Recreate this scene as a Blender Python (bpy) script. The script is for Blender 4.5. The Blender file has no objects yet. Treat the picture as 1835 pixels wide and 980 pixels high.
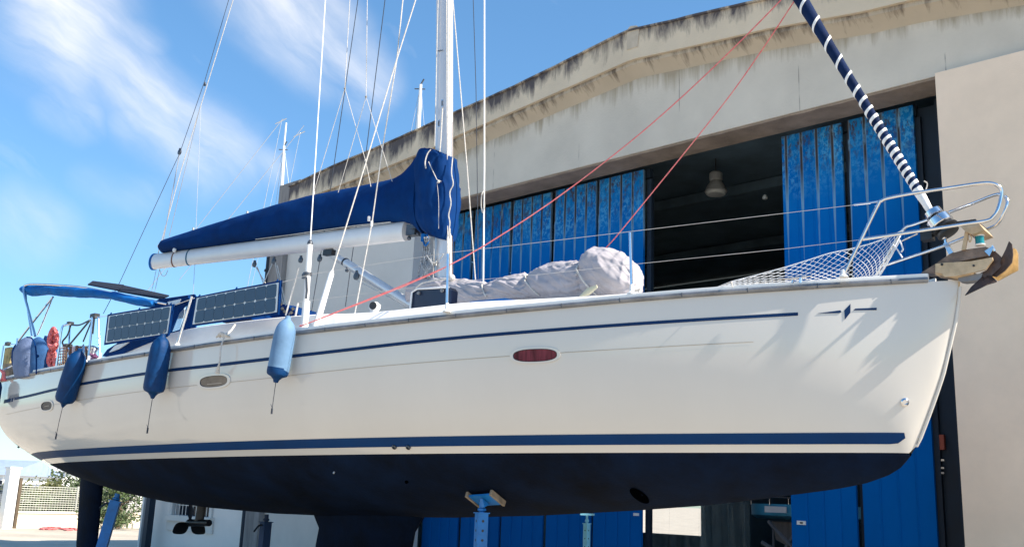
import bpy, bmesh, math, random
from math import sin, cos, tan, radians, pi, sqrt, atan2, degrees
from mathutils import Vector as V, Matrix, noise
random.seed(7)
SC = bpy.context.scene; COL = SC.collection
# ------------------------------------------------------------------ camera
IW, IH, F = 1835.0, 980.0, 1760.7
PITCH, ROLL = radians(12.923), radians(2.154)
EYE = V((0, 0, 1.6))
fw = V((0, cos(PITCH), sin(PITCH))); u0 = V((0, -sin(PITCH), cos(PITCH))); r0 = V((1, 0, 0))
RI = cos(ROLL) * r0 + sin(ROLL) * u0; UPV = -sin(ROLL) * r0 + cos(ROLL) * u0
cd = bpy.data.cameras.new('camera'); cam = bpy.data.objects.new('camera', cd); COL.objects.link(cam)
cd.sensor_width = 36; cd.lens = F / IW * 36; cd.clip_start = .05; cd.clip_end = 3000
m = Matrix((RI, UPV, -fw)).transposed().to_4x4(); m.translation = EYE; cam.matrix_world = m
SC.camera = cam
# ------------------------------------------------------------------ light
SUN_EL = radians(41); SUN_AZ = atan2(.89, -.456)
sund = V((sin(SUN_AZ) * cos(SUN_EL), cos(SUN_AZ) * cos(SUN_EL), sin(SUN_EL)))
sl = bpy.data.lights.new('sun', 'SUN'); sl.energy = 4.9; sl.angle = radians(.55); sl.color = (1, .90, .76)
so = bpy.data.objects.new('sun', sl); COL.objects.link(so); so.rotation_euler = sund.to_track_quat('Z', 'Y').to_euler(); so.location = (20, -20, 30)
SC.view_settings.view_transform = 'Standard'; SC.view_settings.look = 'None'
SC.view_settings.exposure = 1.0; SC.view_settings.gamma = 1
def ray(x, y): return (fw + RI * ((x - IW / 2) / F) - UPV * ((y - IH / 2) / F))
W = bpy.data.worlds.new('World'); SC.world = W; W.use_nodes = True
nt = W.node_tree; N = nt.nodes; Lk = nt.links
bg = N['Background']; bg.inputs[1].default_value = .104
sky = N.new('ShaderNodeTexSky'); sky.sky_type = 'NISHITA'; sky.sun_disc = False
sky.sun_elevation = SUN_EL; sky.sun_rotation = SUN_AZ; sky.air_density = 1.0; sky.dust_density = .3; sky.ozone_density = 3.0
tc = N.new('ShaderNodeTexCoord')
def mnode(op, a, b=None, c=None, clamp=False):
    n = N.new('ShaderNodeMath'); n.operation = op; n.use_clamp = clamp
    for i, q in enumerate((a, b, c)):
        if q is None: continue
        if isinstance(q, (int, float)): n.inputs[i].default_value = q
        else: Lk.new(q, n.inputs[i])
    return n.outputs[0]
def vnode(op, a, b):
    n = N.new('ShaderNodeVectorMath'); n.operation = op
    for i, q in enumerate((a, b)):
        if isinstance(q, (tuple, V)): n.inputs[i].default_value = tuple(q)
        else: Lk.new(q, n.inputs[i])
    return n
dirn = tc.outputs['Generated']
wn = N.new('ShaderNodeTexNoise'); wn.inputs['Scale'].default_value = 5; wn.inputs['Detail'].default_value = 6; Lk.new(dirn, wn.inputs['Vector'])
wv = vnode('SUBTRACT', wn.outputs['Color'], (.5, .5, .5)); wv2 = vnode('MULTIPLY', wv.outputs[0], (.09, .09, .09))
dw = vnode('ADD', dirn, wv2.outputs[0]).outputs[0]
# cirrus bands: soft capsules between two directions of the sky
def band(p, q, w, k):
    a, b = ray(*p).normalized(), ray(*q).normalized(); ab = b - a
    t = mnode('DIVIDE', vnode('DOT_PRODUCT', vnode('SUBTRACT', dw, a).outputs[0], ab).outputs['Value'], ab.length_squared, clamp=True)
    sc = N.new('ShaderNodeVectorMath'); sc.operation = 'SCALE'; sc.inputs[0].default_value = ab; Lk.new(t, sc.inputs['Scale'])
    d = vnode('LENGTH', vnode('SUBTRACT', vnode('SUBTRACT', dw, a).outputs[0], sc.outputs[0]).outputs[0], (0, 0, 0)).outputs['Value']
    mr = N.new('ShaderNodeMapRange'); mr.interpolation_type = 'SMOOTHSTEP'; Lk.new(d, mr.inputs[0])
    mr.inputs[1].default_value = w; mr.inputs[2].default_value = 0; mr.inputs[3].default_value = 0; mr.inputs[4].default_value = k
    return mr.outputs[0]
bands = [band((120, -60), (130, 90), .085, 1.0), band((110, 60), (380, 290), .058, .85), (band((180, 30), (260, 90), .03, .5)),
         band((80, 205), (140, 230), .03, .5), band((230, 230), (330, 300), .04, .6), band((330, 270), (480, 300), .03, .4),
         band((440, -60), (545, 60), .07, 1.0), band((530, 30), (650, 140), .045, .85), band((0, 400), (60, 420), .05, .35), band((150, 340), (260, 350), .03, .25)]
acc = bands[0]
for b_ in bands[1:]: acc = mnode('MAXIMUM', acc, b_)
_a = ray(90, 50).normalized(); _b = ray(400, 300).normalized(); e1 = (_b - _a).normalized(); e3 = (_a - e1 * _a.dot(e1)).normalized(); e2 = e3.cross(e1)
mp = N.new('ShaderNodeCombineXYZ')
for i_, (e_, k_) in enumerate(((e1, 4.), (e2, 17.), (e3, 4.))): Lk.new(mnode('MULTIPLY', vnode('DOT_PRODUCT', dw, e_).outputs['Value'], k_), mp.inputs[i_])
cn = N.new('ShaderNodeTexNoise'); cn.inputs['Scale'].default_value = 1.5; cn.inputs['Detail'].default_value = 9; cn.inputs['Roughness'].default_value = .6; Lk.new(mp.outputs[0], cn.inputs['Vector'])
cr = N.new('ShaderNodeMapRange'); cr.inputs[1].default_value = .28; cr.inputs[2].default_value = .7; cr.inputs[3].default_value = .2; cr.inputs[4].default_value = 1.15; Lk.new(cn.outputs['Fac'], cr.inputs[0])
cmask = mnode('MULTIPLY', acc, cr.outputs[0])
# thin general cirrus everywhere else
g2 = N.new('ShaderNodeMapRange'); g2.inputs[1].default_value = .6; g2.inputs[2].default_value = .85; g2.inputs[4].default_value = .22; Lk.new(cn.outputs['Fac'], g2.inputs[0])
cmask = mnode('MAXIMUM', cmask, g2.outputs[0]); cmask = mnode('MULTIPLY', cmask, .8, clamp=True)
tint = N.new('ShaderNodeMix'); tint.data_type = 'RGBA'; tint.blend_type = 'MULTIPLY'; tint.inputs['Factor'].default_value = 1
Lk.new(sky.outputs[0], tint.inputs['A']); tint.inputs['B'].default_value = (.77, 1.07, 1.15, 1)
sxy = N.new('ShaderNodeSeparateXYZ'); Lk.new(dirn, sxy.inputs[0])
hm = N.new('ShaderNodeMapRange'); hm.inputs[1].default_value = 0; hm.inputs[2].default_value = .55; hm.inputs[3].default_value = .45; hm.inputs[4].default_value = 0; hm.interpolation_type = 'SMOOTHSTEP'; Lk.new(sxy.outputs[2], hm.inputs[0])
ht = N.new('ShaderNodeMix'); ht.data_type = 'RGBA'; ht.blend_type = 'MULTIPLY'; Lk.new(hm.outputs[0], ht.inputs['Factor']); Lk.new(tint.outputs['Result'], ht.inputs['A']); ht.inputs['B'].default_value = (.62, .46, .55, 1)
mx = N.new('ShaderNodeMix'); mx.data_type = 'RGBA'; Lk.new(cmask, mx.inputs['Factor']); Lk.new(ht.outputs['Result'], mx.inputs['A']); mx.inputs['B'].default_value = (5.6, 5.6, 5.7, 1)
Lk.new(mx.outputs['Result'], bg.inputs[0])

# ------------------------------------------------------------------ boat frame, facade frame
def setup_frame():
    d = ray(1719, 502); s = EYE + d * (8.5 / d.y); ph, tr = radians(40), radians(1)
    ax = V((cos(ph), -sin(ph), 0)) * cos(tr) + V((0, 0, sin(tr))); lat = V((sin(ph), cos(ph), 0))
    return s, ax, lat, ax.cross(lat)
S0, AX, LAT, UB = setup_frame()
def bp(s, y, z): return S0 - AX * s + LAT * y + UB * z            # boat: s metres aft of the stem, y to port, z up from the stem head
def plane_hit(P, n, x, y):
    d = ray(x, y); return EYE + d * (((P - EYE).dot(n)) / d.dot(n))
def bc(P):
    q = P - S0; return (-q.dot(AX), q.dot(LAT), q.dot(UB))
def bx(x, y, lat=0.): return plane_hit(S0 + LAT * lat, LAT, x, y)  # a point of the boat on the lengthwise plane 'lat'
FD = 13.0; TH = radians(43.42)
FA = V((cos(TH), -sin(TH), 0)); FN = V((sin(TH), cos(TH), 0))      # along the facade to the right, and into the hangar
def fp(a, z, off=0.): return FN * (FD + off) + FA * a + V((0, 0, z))
def fx(x, y, off=0.): return plane_hit(EYE + FN * (FD + off), FN, x, y)
def fc(P): return (P.dot(FA), P.z, P.dot(FN) - FD)
def gx(x, y, z=0.):
    d = ray(x, y); return EYE + d * ((z - EYE.z) / d.z)
def dx(x, y, dep):
    d = ray(x, y); return EYE + d * (dep / d.y)
def lerp(T, s):
    if s <= T[0][0]: return T[0][1]
    for a, b in zip(T, T[1:]):
        if s <= b[0]: return a[1] + (b[1] - a[1]) * (s - a[0]) / (b[0] - a[0])
    return T[-1][1]
def smoothtab(T, n=200, w=.25):
    a, b = T[0][0], T[-1][0]; o = []
    for i in range(n + 1):
        s = a + (b - a) * i / n; k = min(w, s - a, b - s); o.append((s, sum(lerp(T, s + k * j / 3) for j in range(-3, 4)) / 7))
    return o

# ------------------------------------------------------------------ mesh builder
class MB:
    def __init__(s): s.v = []; s.f = []; s.uv = {}
    def add(s, vs, fs):
        o = len(s.v); s.v += [V(p) for p in vs]; s.f += [tuple(i + o for i in f) for f in fs]; return s
    def box(s, c, a, b, d):                    # centre and three half-extent vectors
        c = V(c); P = [c + a * i + b * j + d * k for i in (-1, 1) for j in (-1, 1) for k in (-1, 1)]
        return s.add(P, [(0, 1, 3, 2), (4, 6, 7, 5), (0, 4, 5, 1), (2, 3, 7, 6), (0, 2, 6, 4), (1, 5, 7, 3)])
    def bbox(s, c, a, b, d, e):                # chamfered box: a prism of octagon section along d
        A, B = a.length, b.length; ua, ub = a.normalized(), b.normalized()
        pts = [c + ua * x + ub * y - d for x, y in ((A - e, -B), (A, -B + e), (A, B - e), (A - e, B), (-A + e, B), (-A, B - e), (-A, -B + e), (-A + e, -B))]
        return s.prism(pts, d * 2)
    def prism(s, poly, ex):
        n = len(poly); P = [V(p) for p in poly]; Q = [p + ex for p in P]
        return s.add(P + Q, [tuple(range(n))[::-1], tuple(range(n, 2 * n))] + [(i, (i + 1) % n, n + (i + 1) % n, n + i) for i in range(n)])
    def grid(s, rows, closed=False, cap=False):
        n = len(rows[0]); vs = [p for r in rows for p in r]; fs = []
        for i in range(len(rows) - 1):
            for j in range(n if closed else n - 1):
                k = (j + 1) % n; fs.append((i * n + j, i * n + k, (i + 1) * n + k, (i + 1) * n + j))
        if cap: fs += [tuple(range(n))[::-1], tuple((len(rows) - 1) * n + j for j in range(n))]
        return s.add(vs, fs)
    def tube(s, path, r, n=8, flat=1., side=None, closed=False):
        path = [V(p) for p in path]; m_ = len(path); rr = r if isinstance(r, (list, tuple)) else [r] * m_
        T = []
        for i in range(m_):
            a = path[i - 1] if (i or closed) else path[0]; b = path[(i + 1) % m_] if (i < m_ - 1 or closed) else path[-1]
            T.append((b - a).normalized())
        x = side if side is not None else (V((0, 0, 1)) if abs(T[0].z) < .9 else V((1, 0, 0)))
        x = (x - T[0] * x.dot(T[0])).normalized(); rows = []
        for i in range(m_):
            x = (x - T[i] * x.dot(T[i])).normalized(); y = T[i].cross(x)
            rows.append([path[i] + (x * cos(2 * pi * k / n) + y * (sin(2 * pi * k / n) * flat)) * rr[i] for k in range(n)])
        if closed: rows.append(rows[0])
        return s.grid(rows, True, not closed)
    def lathe(s, o, ax, prof, n=16):
        ax = ax.normalized(); x = ax.orthogonal().normalized(); y = ax.cross(x)
        rows = [[o + ax * h + (x * cos(2 * pi * k / n) + y * sin(2 * pi * k / n)) * max(r, 1e-4) for k in range(n)] for r, h in prof]
        return s.grid(rows, True, True)
    def ball(s, c, r, n=10):
        c = V(c); return s.lathe(c, V((0, 0, 1)), [(r * sin(pi * i / n), -r * cos(pi * i / n)) for i in range(n + 1)], n + 4)
def spline(pts, n=6):
    pts = [V(p) for p in pts]; P = [pts[0] * 2 - pts[1]] + pts + [pts[-1] * 2 - pts[-2]]; o = []
    for i in range(1, len(P) - 2):
        for k in range(n):
            t = k / n; a, b, c, d = P[i - 1:i + 3]
            o.append(.5 * ((2 * b) + (c - a) * t + (2 * a - 5 * b + 4 * c - d) * t * t + (3 * b - a - 3 * c + d) * t ** 3))
    return o + [pts[-1]]
def wrld(o):
    p = V((0, 0, 0))
    while o: p = p + o.location; o = o.parent
    return p
SPLIT = {'lifeline', 'mainsheet', 'rail_tie', 'side_wall', 'door_latch', 'roof_beam', 'halyard', 'running_lines', 'tripod_leg', 'sheet_tackle', 'jib_sheet_x', 'skin_fitting', 'mast_track', 'vang_rope', 'lifeline_turnbuckle', 'rail_padding', 'line', 'bimini_frame_x', 'strake_joint', 'sprayhood_strut', 'sprayhood_hoop'}
def islands(mb):
    par = list(range(len(mb.v)))
    def fnd(i):
        while par[i] != i: par[i] = par[par[i]]; i = par[i]
        return i
    for f in mb.f:
        a = fnd(f[0])
        for k in f[1:]: par[fnd(k)] = a
    G = {}
    for f in mb.f: G.setdefault(fnd(f[0]), []).append(f)
    out = []
    for fs in G.values():
        ids = sorted({i for f in fs for i in f}); mp = {i: k for k, i in enumerate(ids)}; q = MB(); q.v = [mb.v[i] for i in ids]; q.f = [tuple(mp[i] for i in f) for f in fs]; out.append(q)
    return out
def mk(name, mb, mat, parent=None, **kw):
    if name in SPLIT:
        r = [mk1(name, q, mat, parent, **kw) for q in islands(mb)]; return r[0]
    return mk1(name, mb, mat, parent, **kw)
def mk1(name, mb, mat, parent=None, ang=40, uvf=None, label=None, cat=None, group=None, kind=None, smooth=True):
    xs = [p for p in mb.v]; lo = V([min(p[i] for p in xs) for i in range(3)]); hi = V([max(p[i] for p in xs) for i in range(3)])
    c = V(((lo.x + hi.x) / 2, (lo.y + hi.y) / 2, lo.z))
    me = bpy.data.meshes.new(name); me.from_pydata([p - c for p in xs], [], mb.f)
    b = bmesh.new(); b.from_mesh(me); bmesh.ops.recalc_face_normals(b, faces=b.faces); b.to_mesh(me); b.free()
    if uvf:
        uv = me.uv_layers.new(name='UVMap')
        for lp in me.loops: uv.data[lp.index].uv = uvf(me.vertices[lp.vertex_index].co + c)
    for p in me.polygons: p.use_smooth = smooth
    if smooth: me.set_sharp_from_angle(angle=radians(ang))
    me.materials.append(mat)
    o = bpy.data.objects.new(name, me); COL.objects.link(o); o.location = c
    if parent: o.parent = parent; o.location = c - wrld(parent)
    if label: o['label'] = label
    if cat: o['category'] = cat
    if group: o['group'] = group
    if kind: o['kind'] = kind
    return o
def thing(name, label, cat, loc, group=None, parent=None):
    o = bpy.data.objects.new(name, None); COL.objects.link(o); o.empty_display_size = .2
    o.location = V(loc) - (wrld(parent) if parent else V((0, 0, 0)))
    if parent: o.parent = parent
    if label: o['label'] = label
    if cat: o['category'] = cat
    if group: o['group'] = group
    return o

# ------------------------------------------------------------------ materials
def pbr(name, col, rough=.5, metal=0., var=.12, scale=3., bump=0., bscale=40., coat=0., stretch=None, col2=None, spec=.5, ridged=False):
    mt = bpy.data.materials.new(name); mt.use_nodes = True; t = mt.node_tree; n = t.nodes; l = t.links; b = n['Principled BSDF']
    tcn = n.new('ShaderNodeTexCoord'); src = tcn.outputs['Object']
    if stretch:
        mpn = n.new('ShaderNodeMapping'); mpn.inputs['Scale'].default_value = stretch; l.new(src, mpn.inputs[0]); src = mpn.outputs[0]
    ns = n.new('ShaderNodeTexNoise'); ns.inputs['Scale'].default_value = scale; ns.inputs['Detail'].default_value = 8; ns.inputs['Roughness'].default_value = .62; l.new(src, ns.inputs['Vector'])
    mr = n.new('ShaderNodeMapRange'); mr.inputs[1].default_value = .3; mr.inputs[2].default_value = .7; l.new(ns.outputs['Fac'], mr.inputs[0])
    mixn = n.new('ShaderNodeMix'); mixn.data_type = 'RGBA'; l.new(mr.outputs[0], mixn.inputs['Factor'])
    c2 = col2 or tuple(c * (1 - var * 1.6) for c in col)
    mixn.inputs['A'].default_value = (*c2, 1); mixn.inputs['B'].default_value = (*[min(1, c * (1 + var * .5)) for c in col], 1)
    l.new(mixn.outputs['Result'], b.inputs['Base Color'])
    rr = n.new('ShaderNodeMapRange'); rr.inputs[3].default_value = max(.02, rough - .08); rr.inputs[4].default_value = min(1, rough + .1); l.new(ns.outputs['Fac'], rr.inputs[0]); l.new(rr.outputs[0], b.inputs['Roughness'])
    b.inputs['Metallic'].default_value = metal; b.inputs['Coat Weight'].default_value = coat; b.inputs['Specular IOR Level'].default_value = spec
    if bump:
        n2 = n.new('ShaderNodeTexNoise'); n2.inputs['Scale'].default_value = bscale; n2.inputs['Detail'].default_value = 6; l.new(src, n2.inputs['Vector'])
        if ridged: n2.noise_type = 'RIDGED_MULTIFRACTAL'; n2.inputs['Detail'].default_value = 1.5; n2.inputs['Distortion'].default_value = .5; n2.inputs['Roughness'].default_value = .35
        bn = n.new('ShaderNodeBump'); bn.inputs['Strength'].default_value = bump; bn.inputs['Distance'].default_value = .02; l.new(n2.outputs['Fac'], bn.inputs['Height']); l.new(bn.outputs[0], b.inputs['Normal'])
    return mt
def uvstain(name, base, dark, usc, vsc, lo, hi, top_lo, top_hi, rough=.85, light=None, bump=.3, seam=None, spots=None):
    """vertical stains that start at the top edge (v = 1) and run down; u in metres"""
    mt = bpy.data.materials.new(name); mt.use_nodes = True; t = mt.node_tree; n = t.nodes; l = t.links; b = n['Principled BSDF']
    uv = n.new('ShaderNodeUVMap'); uv.uv_map = 'UVMap'
    mp_ = n.new('ShaderNodeMapping'); mp_.inputs['Scale'].default_value = (usc, vsc, 1); l.new(uv.outputs[0], mp_.inputs[0])
    ns = n.new('ShaderNodeTexNoise'); ns.inputs['Scale'].default_value = 1; ns.inputs['Detail'].default_value = 10; ns.inputs['Roughness'].default_value = .68; ns.inputs['Distortion'].default_value = .4; l.new(mp_.outputs[0], ns.inputs['Vector'])
    sx = n.new('ShaderNodeSeparateXYZ'); l.new(uv.outputs[0], sx.inputs[0])
    tm = n.new('ShaderNodeMapRange'); tm.inputs[1].default_value = top_lo; tm.inputs[2].default_value = top_hi; tm.inputs[3].default_value = -.22; tm.inputs[4].default_value = .16; l.new(sx.outputs[1], tm.inputs[0])
    ad = n.new('ShaderNodeMath'); ad.operation = 'ADD'; l.new(ns.outputs['Fac'], ad.inputs[0]); l.new(tm.outputs[0], ad.inputs[1])
    mr = n.new('ShaderNodeMapRange'); mr.inputs[1].default_value = lo; mr.inputs[2].default_value = hi; l.new(ad.outputs[0], mr.inputs[0])
    n3 = n.new('ShaderNodeTexNoise'); n3.inputs['Scale'].default_value = 1.3; n3.inputs['Detail'].default_value = 8; tcn = n.new('ShaderNodeTexCoord'); l.new(tcn.outputs['Object'], n3.inputs['Vector'])
    bm_ = n.new('ShaderNodeMix'); bm_.data_type = 'RGBA'; l.new(n3.outputs['Fac'], bm_.inputs['Factor']); bm_.inputs['A'].default_value = (*[c * .78 for c in base], 1); bm_.inputs['B'].default_value = (*(light or [c * 1.16 for c in base]), 1)
    mx_ = n.new('ShaderNodeMix'); mx_.data_type = 'RGBA'; l.new(mr.outputs[0], mx_.inputs['Factor']); l.new(bm_.outputs['Result'], mx_.inputs['A']); mx_.inputs['B'].default_value = (*dark, 1)
    out = mx_.outputs['Result']
    if seam:                                   # hairline cracks / drips every 'seam' metres, broken up
        wv_ = n.new('ShaderNodeMath'); wv_.operation = 'PINGPONG'; wv_.inputs[1].default_value = seam / 2; l.new(sx.outputs[0], wv_.inputs[0])
        s1 = n.new('ShaderNodeMapRange'); s1.inputs[1].default_value = .012; s1.inputs[2].default_value = 0; l.new(wv_.outputs[0], s1.inputs[0])
        n4 = n.new('ShaderNodeTexNoise'); n4.inputs['Scale'].default_value = 2.2; l.new(uv.outputs[0], n4.inputs['Vector'])
        s2 = n.new('ShaderNodeMapRange'); s2.inputs[1].default_value = .48; s2.inputs[2].default_value = .6; s2.inputs[4].default_value = .7; l.new(n4.outputs['Fac'], s2.inputs[0])
        s3 = n.new('ShaderNodeMath'); s3.operation = 'MULTIPLY'; l.new(s1.outputs[0], s3.inputs[0]); l.new(s2.outputs[0], s3.inputs[1])
        m2 = n.new('ShaderNodeMix'); m2.data_type = 'RGBA'; l.new(s3.outputs[0], m2.inputs['Factor']); l.new(out, m2.inputs['A']); m2.inputs['B'].default_value = (.06, .05, .045, 1); out = m2.outputs['Result']
    l.new(out, b.inputs['Base Color']); b.inputs['Roughness'].default_value = rough
    n5 = n.new('ShaderNodeTexNoise'); n5.inputs['Scale'].default_value = 25; n5.inputs['Detail'].default_value = 8; l.new(tcn.outputs['Object'], n5.inputs['Vector'])
    bn = n.new('ShaderNodeBump'); bn.inputs['Strength'].default_value = bump; bn.inputs['Distance'].default_value = .02; l.new(n5.outputs['Fac'], bn.inputs['Height']); l.new(bn.outputs[0], b.inputs['Normal'])
    return mt
DW = 1.0
def doormat(name, base):
    """blue painted steel: chalky scuffed patches in the top third, pale runs under the grooves"""
    mt = bpy.data.materials.new(name); mt.use_nodes = True; t = mt.node_tree; n = t.nodes; l = t.links; b = n['Principled BSDF']
    uv = n.new('ShaderNodeUVMap'); uv.uv_map = 'UVMap'; sx = n.new('ShaderNodeSeparateXYZ'); l.new(uv.outputs[0], sx.inputs[0])
    def nz(us, vs, det=8, ro=.6):
        mp_ = n.new('ShaderNodeMapping'); mp_.inputs['Scale'].default_value = (us, vs, 1); l.new(uv.outputs[0], mp_.inputs[0])
        q = n.new('ShaderNodeTexNoise'); q.inputs['Scale'].default_value = 1; q.inputs['Detail'].default_value = det; q.inputs['Roughness'].default_value = ro; l.new(mp_.outputs[0], q.inputs['Vector']); return q.outputs['Fac']
    def mr(src, a, b_, c=0., d=1.):
        q = n.new('ShaderNodeMapRange'); l.new(src, q.inputs[0])
        for i, z in enumerate((a, b_, c, d)): q.inputs[i + 1].default_value = z
        return q.outputs[0]
    def mul(a, c):
        q = n.new('ShaderNodeMath'); q.operation = 'MULTIPLY'; l.new(a, q.inputs[0])
        if isinstance(c, float): q.inputs[1].default_value = c
        else: l.new(c, q.inputs[1])
        return q.outputs[0]
    def mix(f, a, c):
        q = n.new('ShaderNodeMix'); q.data_type = 'RGBA'; l.new(f, q.inputs['Factor'])
        for k, z in (('A', a), ('B', c)):
            if isinstance(z, tuple): q.inputs[k].default_value = (*z, 1)
            else: l.new(z, q.inputs[k])
        return q.outputs['Result']
    v = sx.outputs[1]                          # metres below the top edge, negative
    c = mix(mr(nz(1.2, .35), .3, .7), tuple(q * .82 for q in base), base)
    c = mix(mul(mr(nz(3, .8), .35, .65), mr(v, -1.7, -.4, 0, .8)), c, (.012, .22, .52))
    spk0 = mul(mr(nz(16, 11, 4, .7), .47, .56), mr(v, -1.15, -.75, 0, 1.))
    speck = mul(spk0, mr(nz(.9, 1.1, 3), .36, .6, .15, 1.0)); c = mix(mul(speck, .75), c, (.09, .36, .62))
    rust = mul(mr(nz(9, 4, 8, .75), .5, .58), mr(v, -.9, -.05, 0, 1.))
    c = mix(rust, c, (.06, .045, .045))
    pp = n.new('ShaderNodeMath'); pp.operation = 'PINGPONG'; pp.inputs[1].default_value = DW / 8; l.new(sx.outputs[0], pp.inputs[0])   # grooves
    wd_ = mr(v, -2.5, -.9, .0, .032); df = n.new('ShaderNodeMath'); df.operation = 'SUBTRACT'; l.new(wd_, df.inputs[0]); l.new(pp.outputs[0], df.inputs[1])
    gr2 = mul(mr(df.outputs[0], 0, .008), mr(nz(4, .4), .36, .46)); c = mix(mul(gr2, mr(v, -2.9, -1.2, .1, .75)), c, (.20, .36, .50))
    c = mix(mul(mr(pp.outputs[0], .03, .012), mul(mr(v, -1.15, -.6), mr(nz(6, 2), .34, .46))), c, (.05, .045, .05))
    l.new(c, b.inputs['Base Color']); b.inputs['Roughness'].default_value = .45; b.inputs['Specular IOR Level'].default_value = .02
    return mt
def glassy(name, col, alpha):
    mt = bpy.data.materials.new(name); mt.use_nodes = True; b = mt.node_tree.nodes['Principled BSDF']
    b.inputs['Base Color'].default_value = (*col, 1); b.inputs['Alpha'].default_value = alpha; b.inputs['Roughness'].default_value = .2
    return mt
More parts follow.
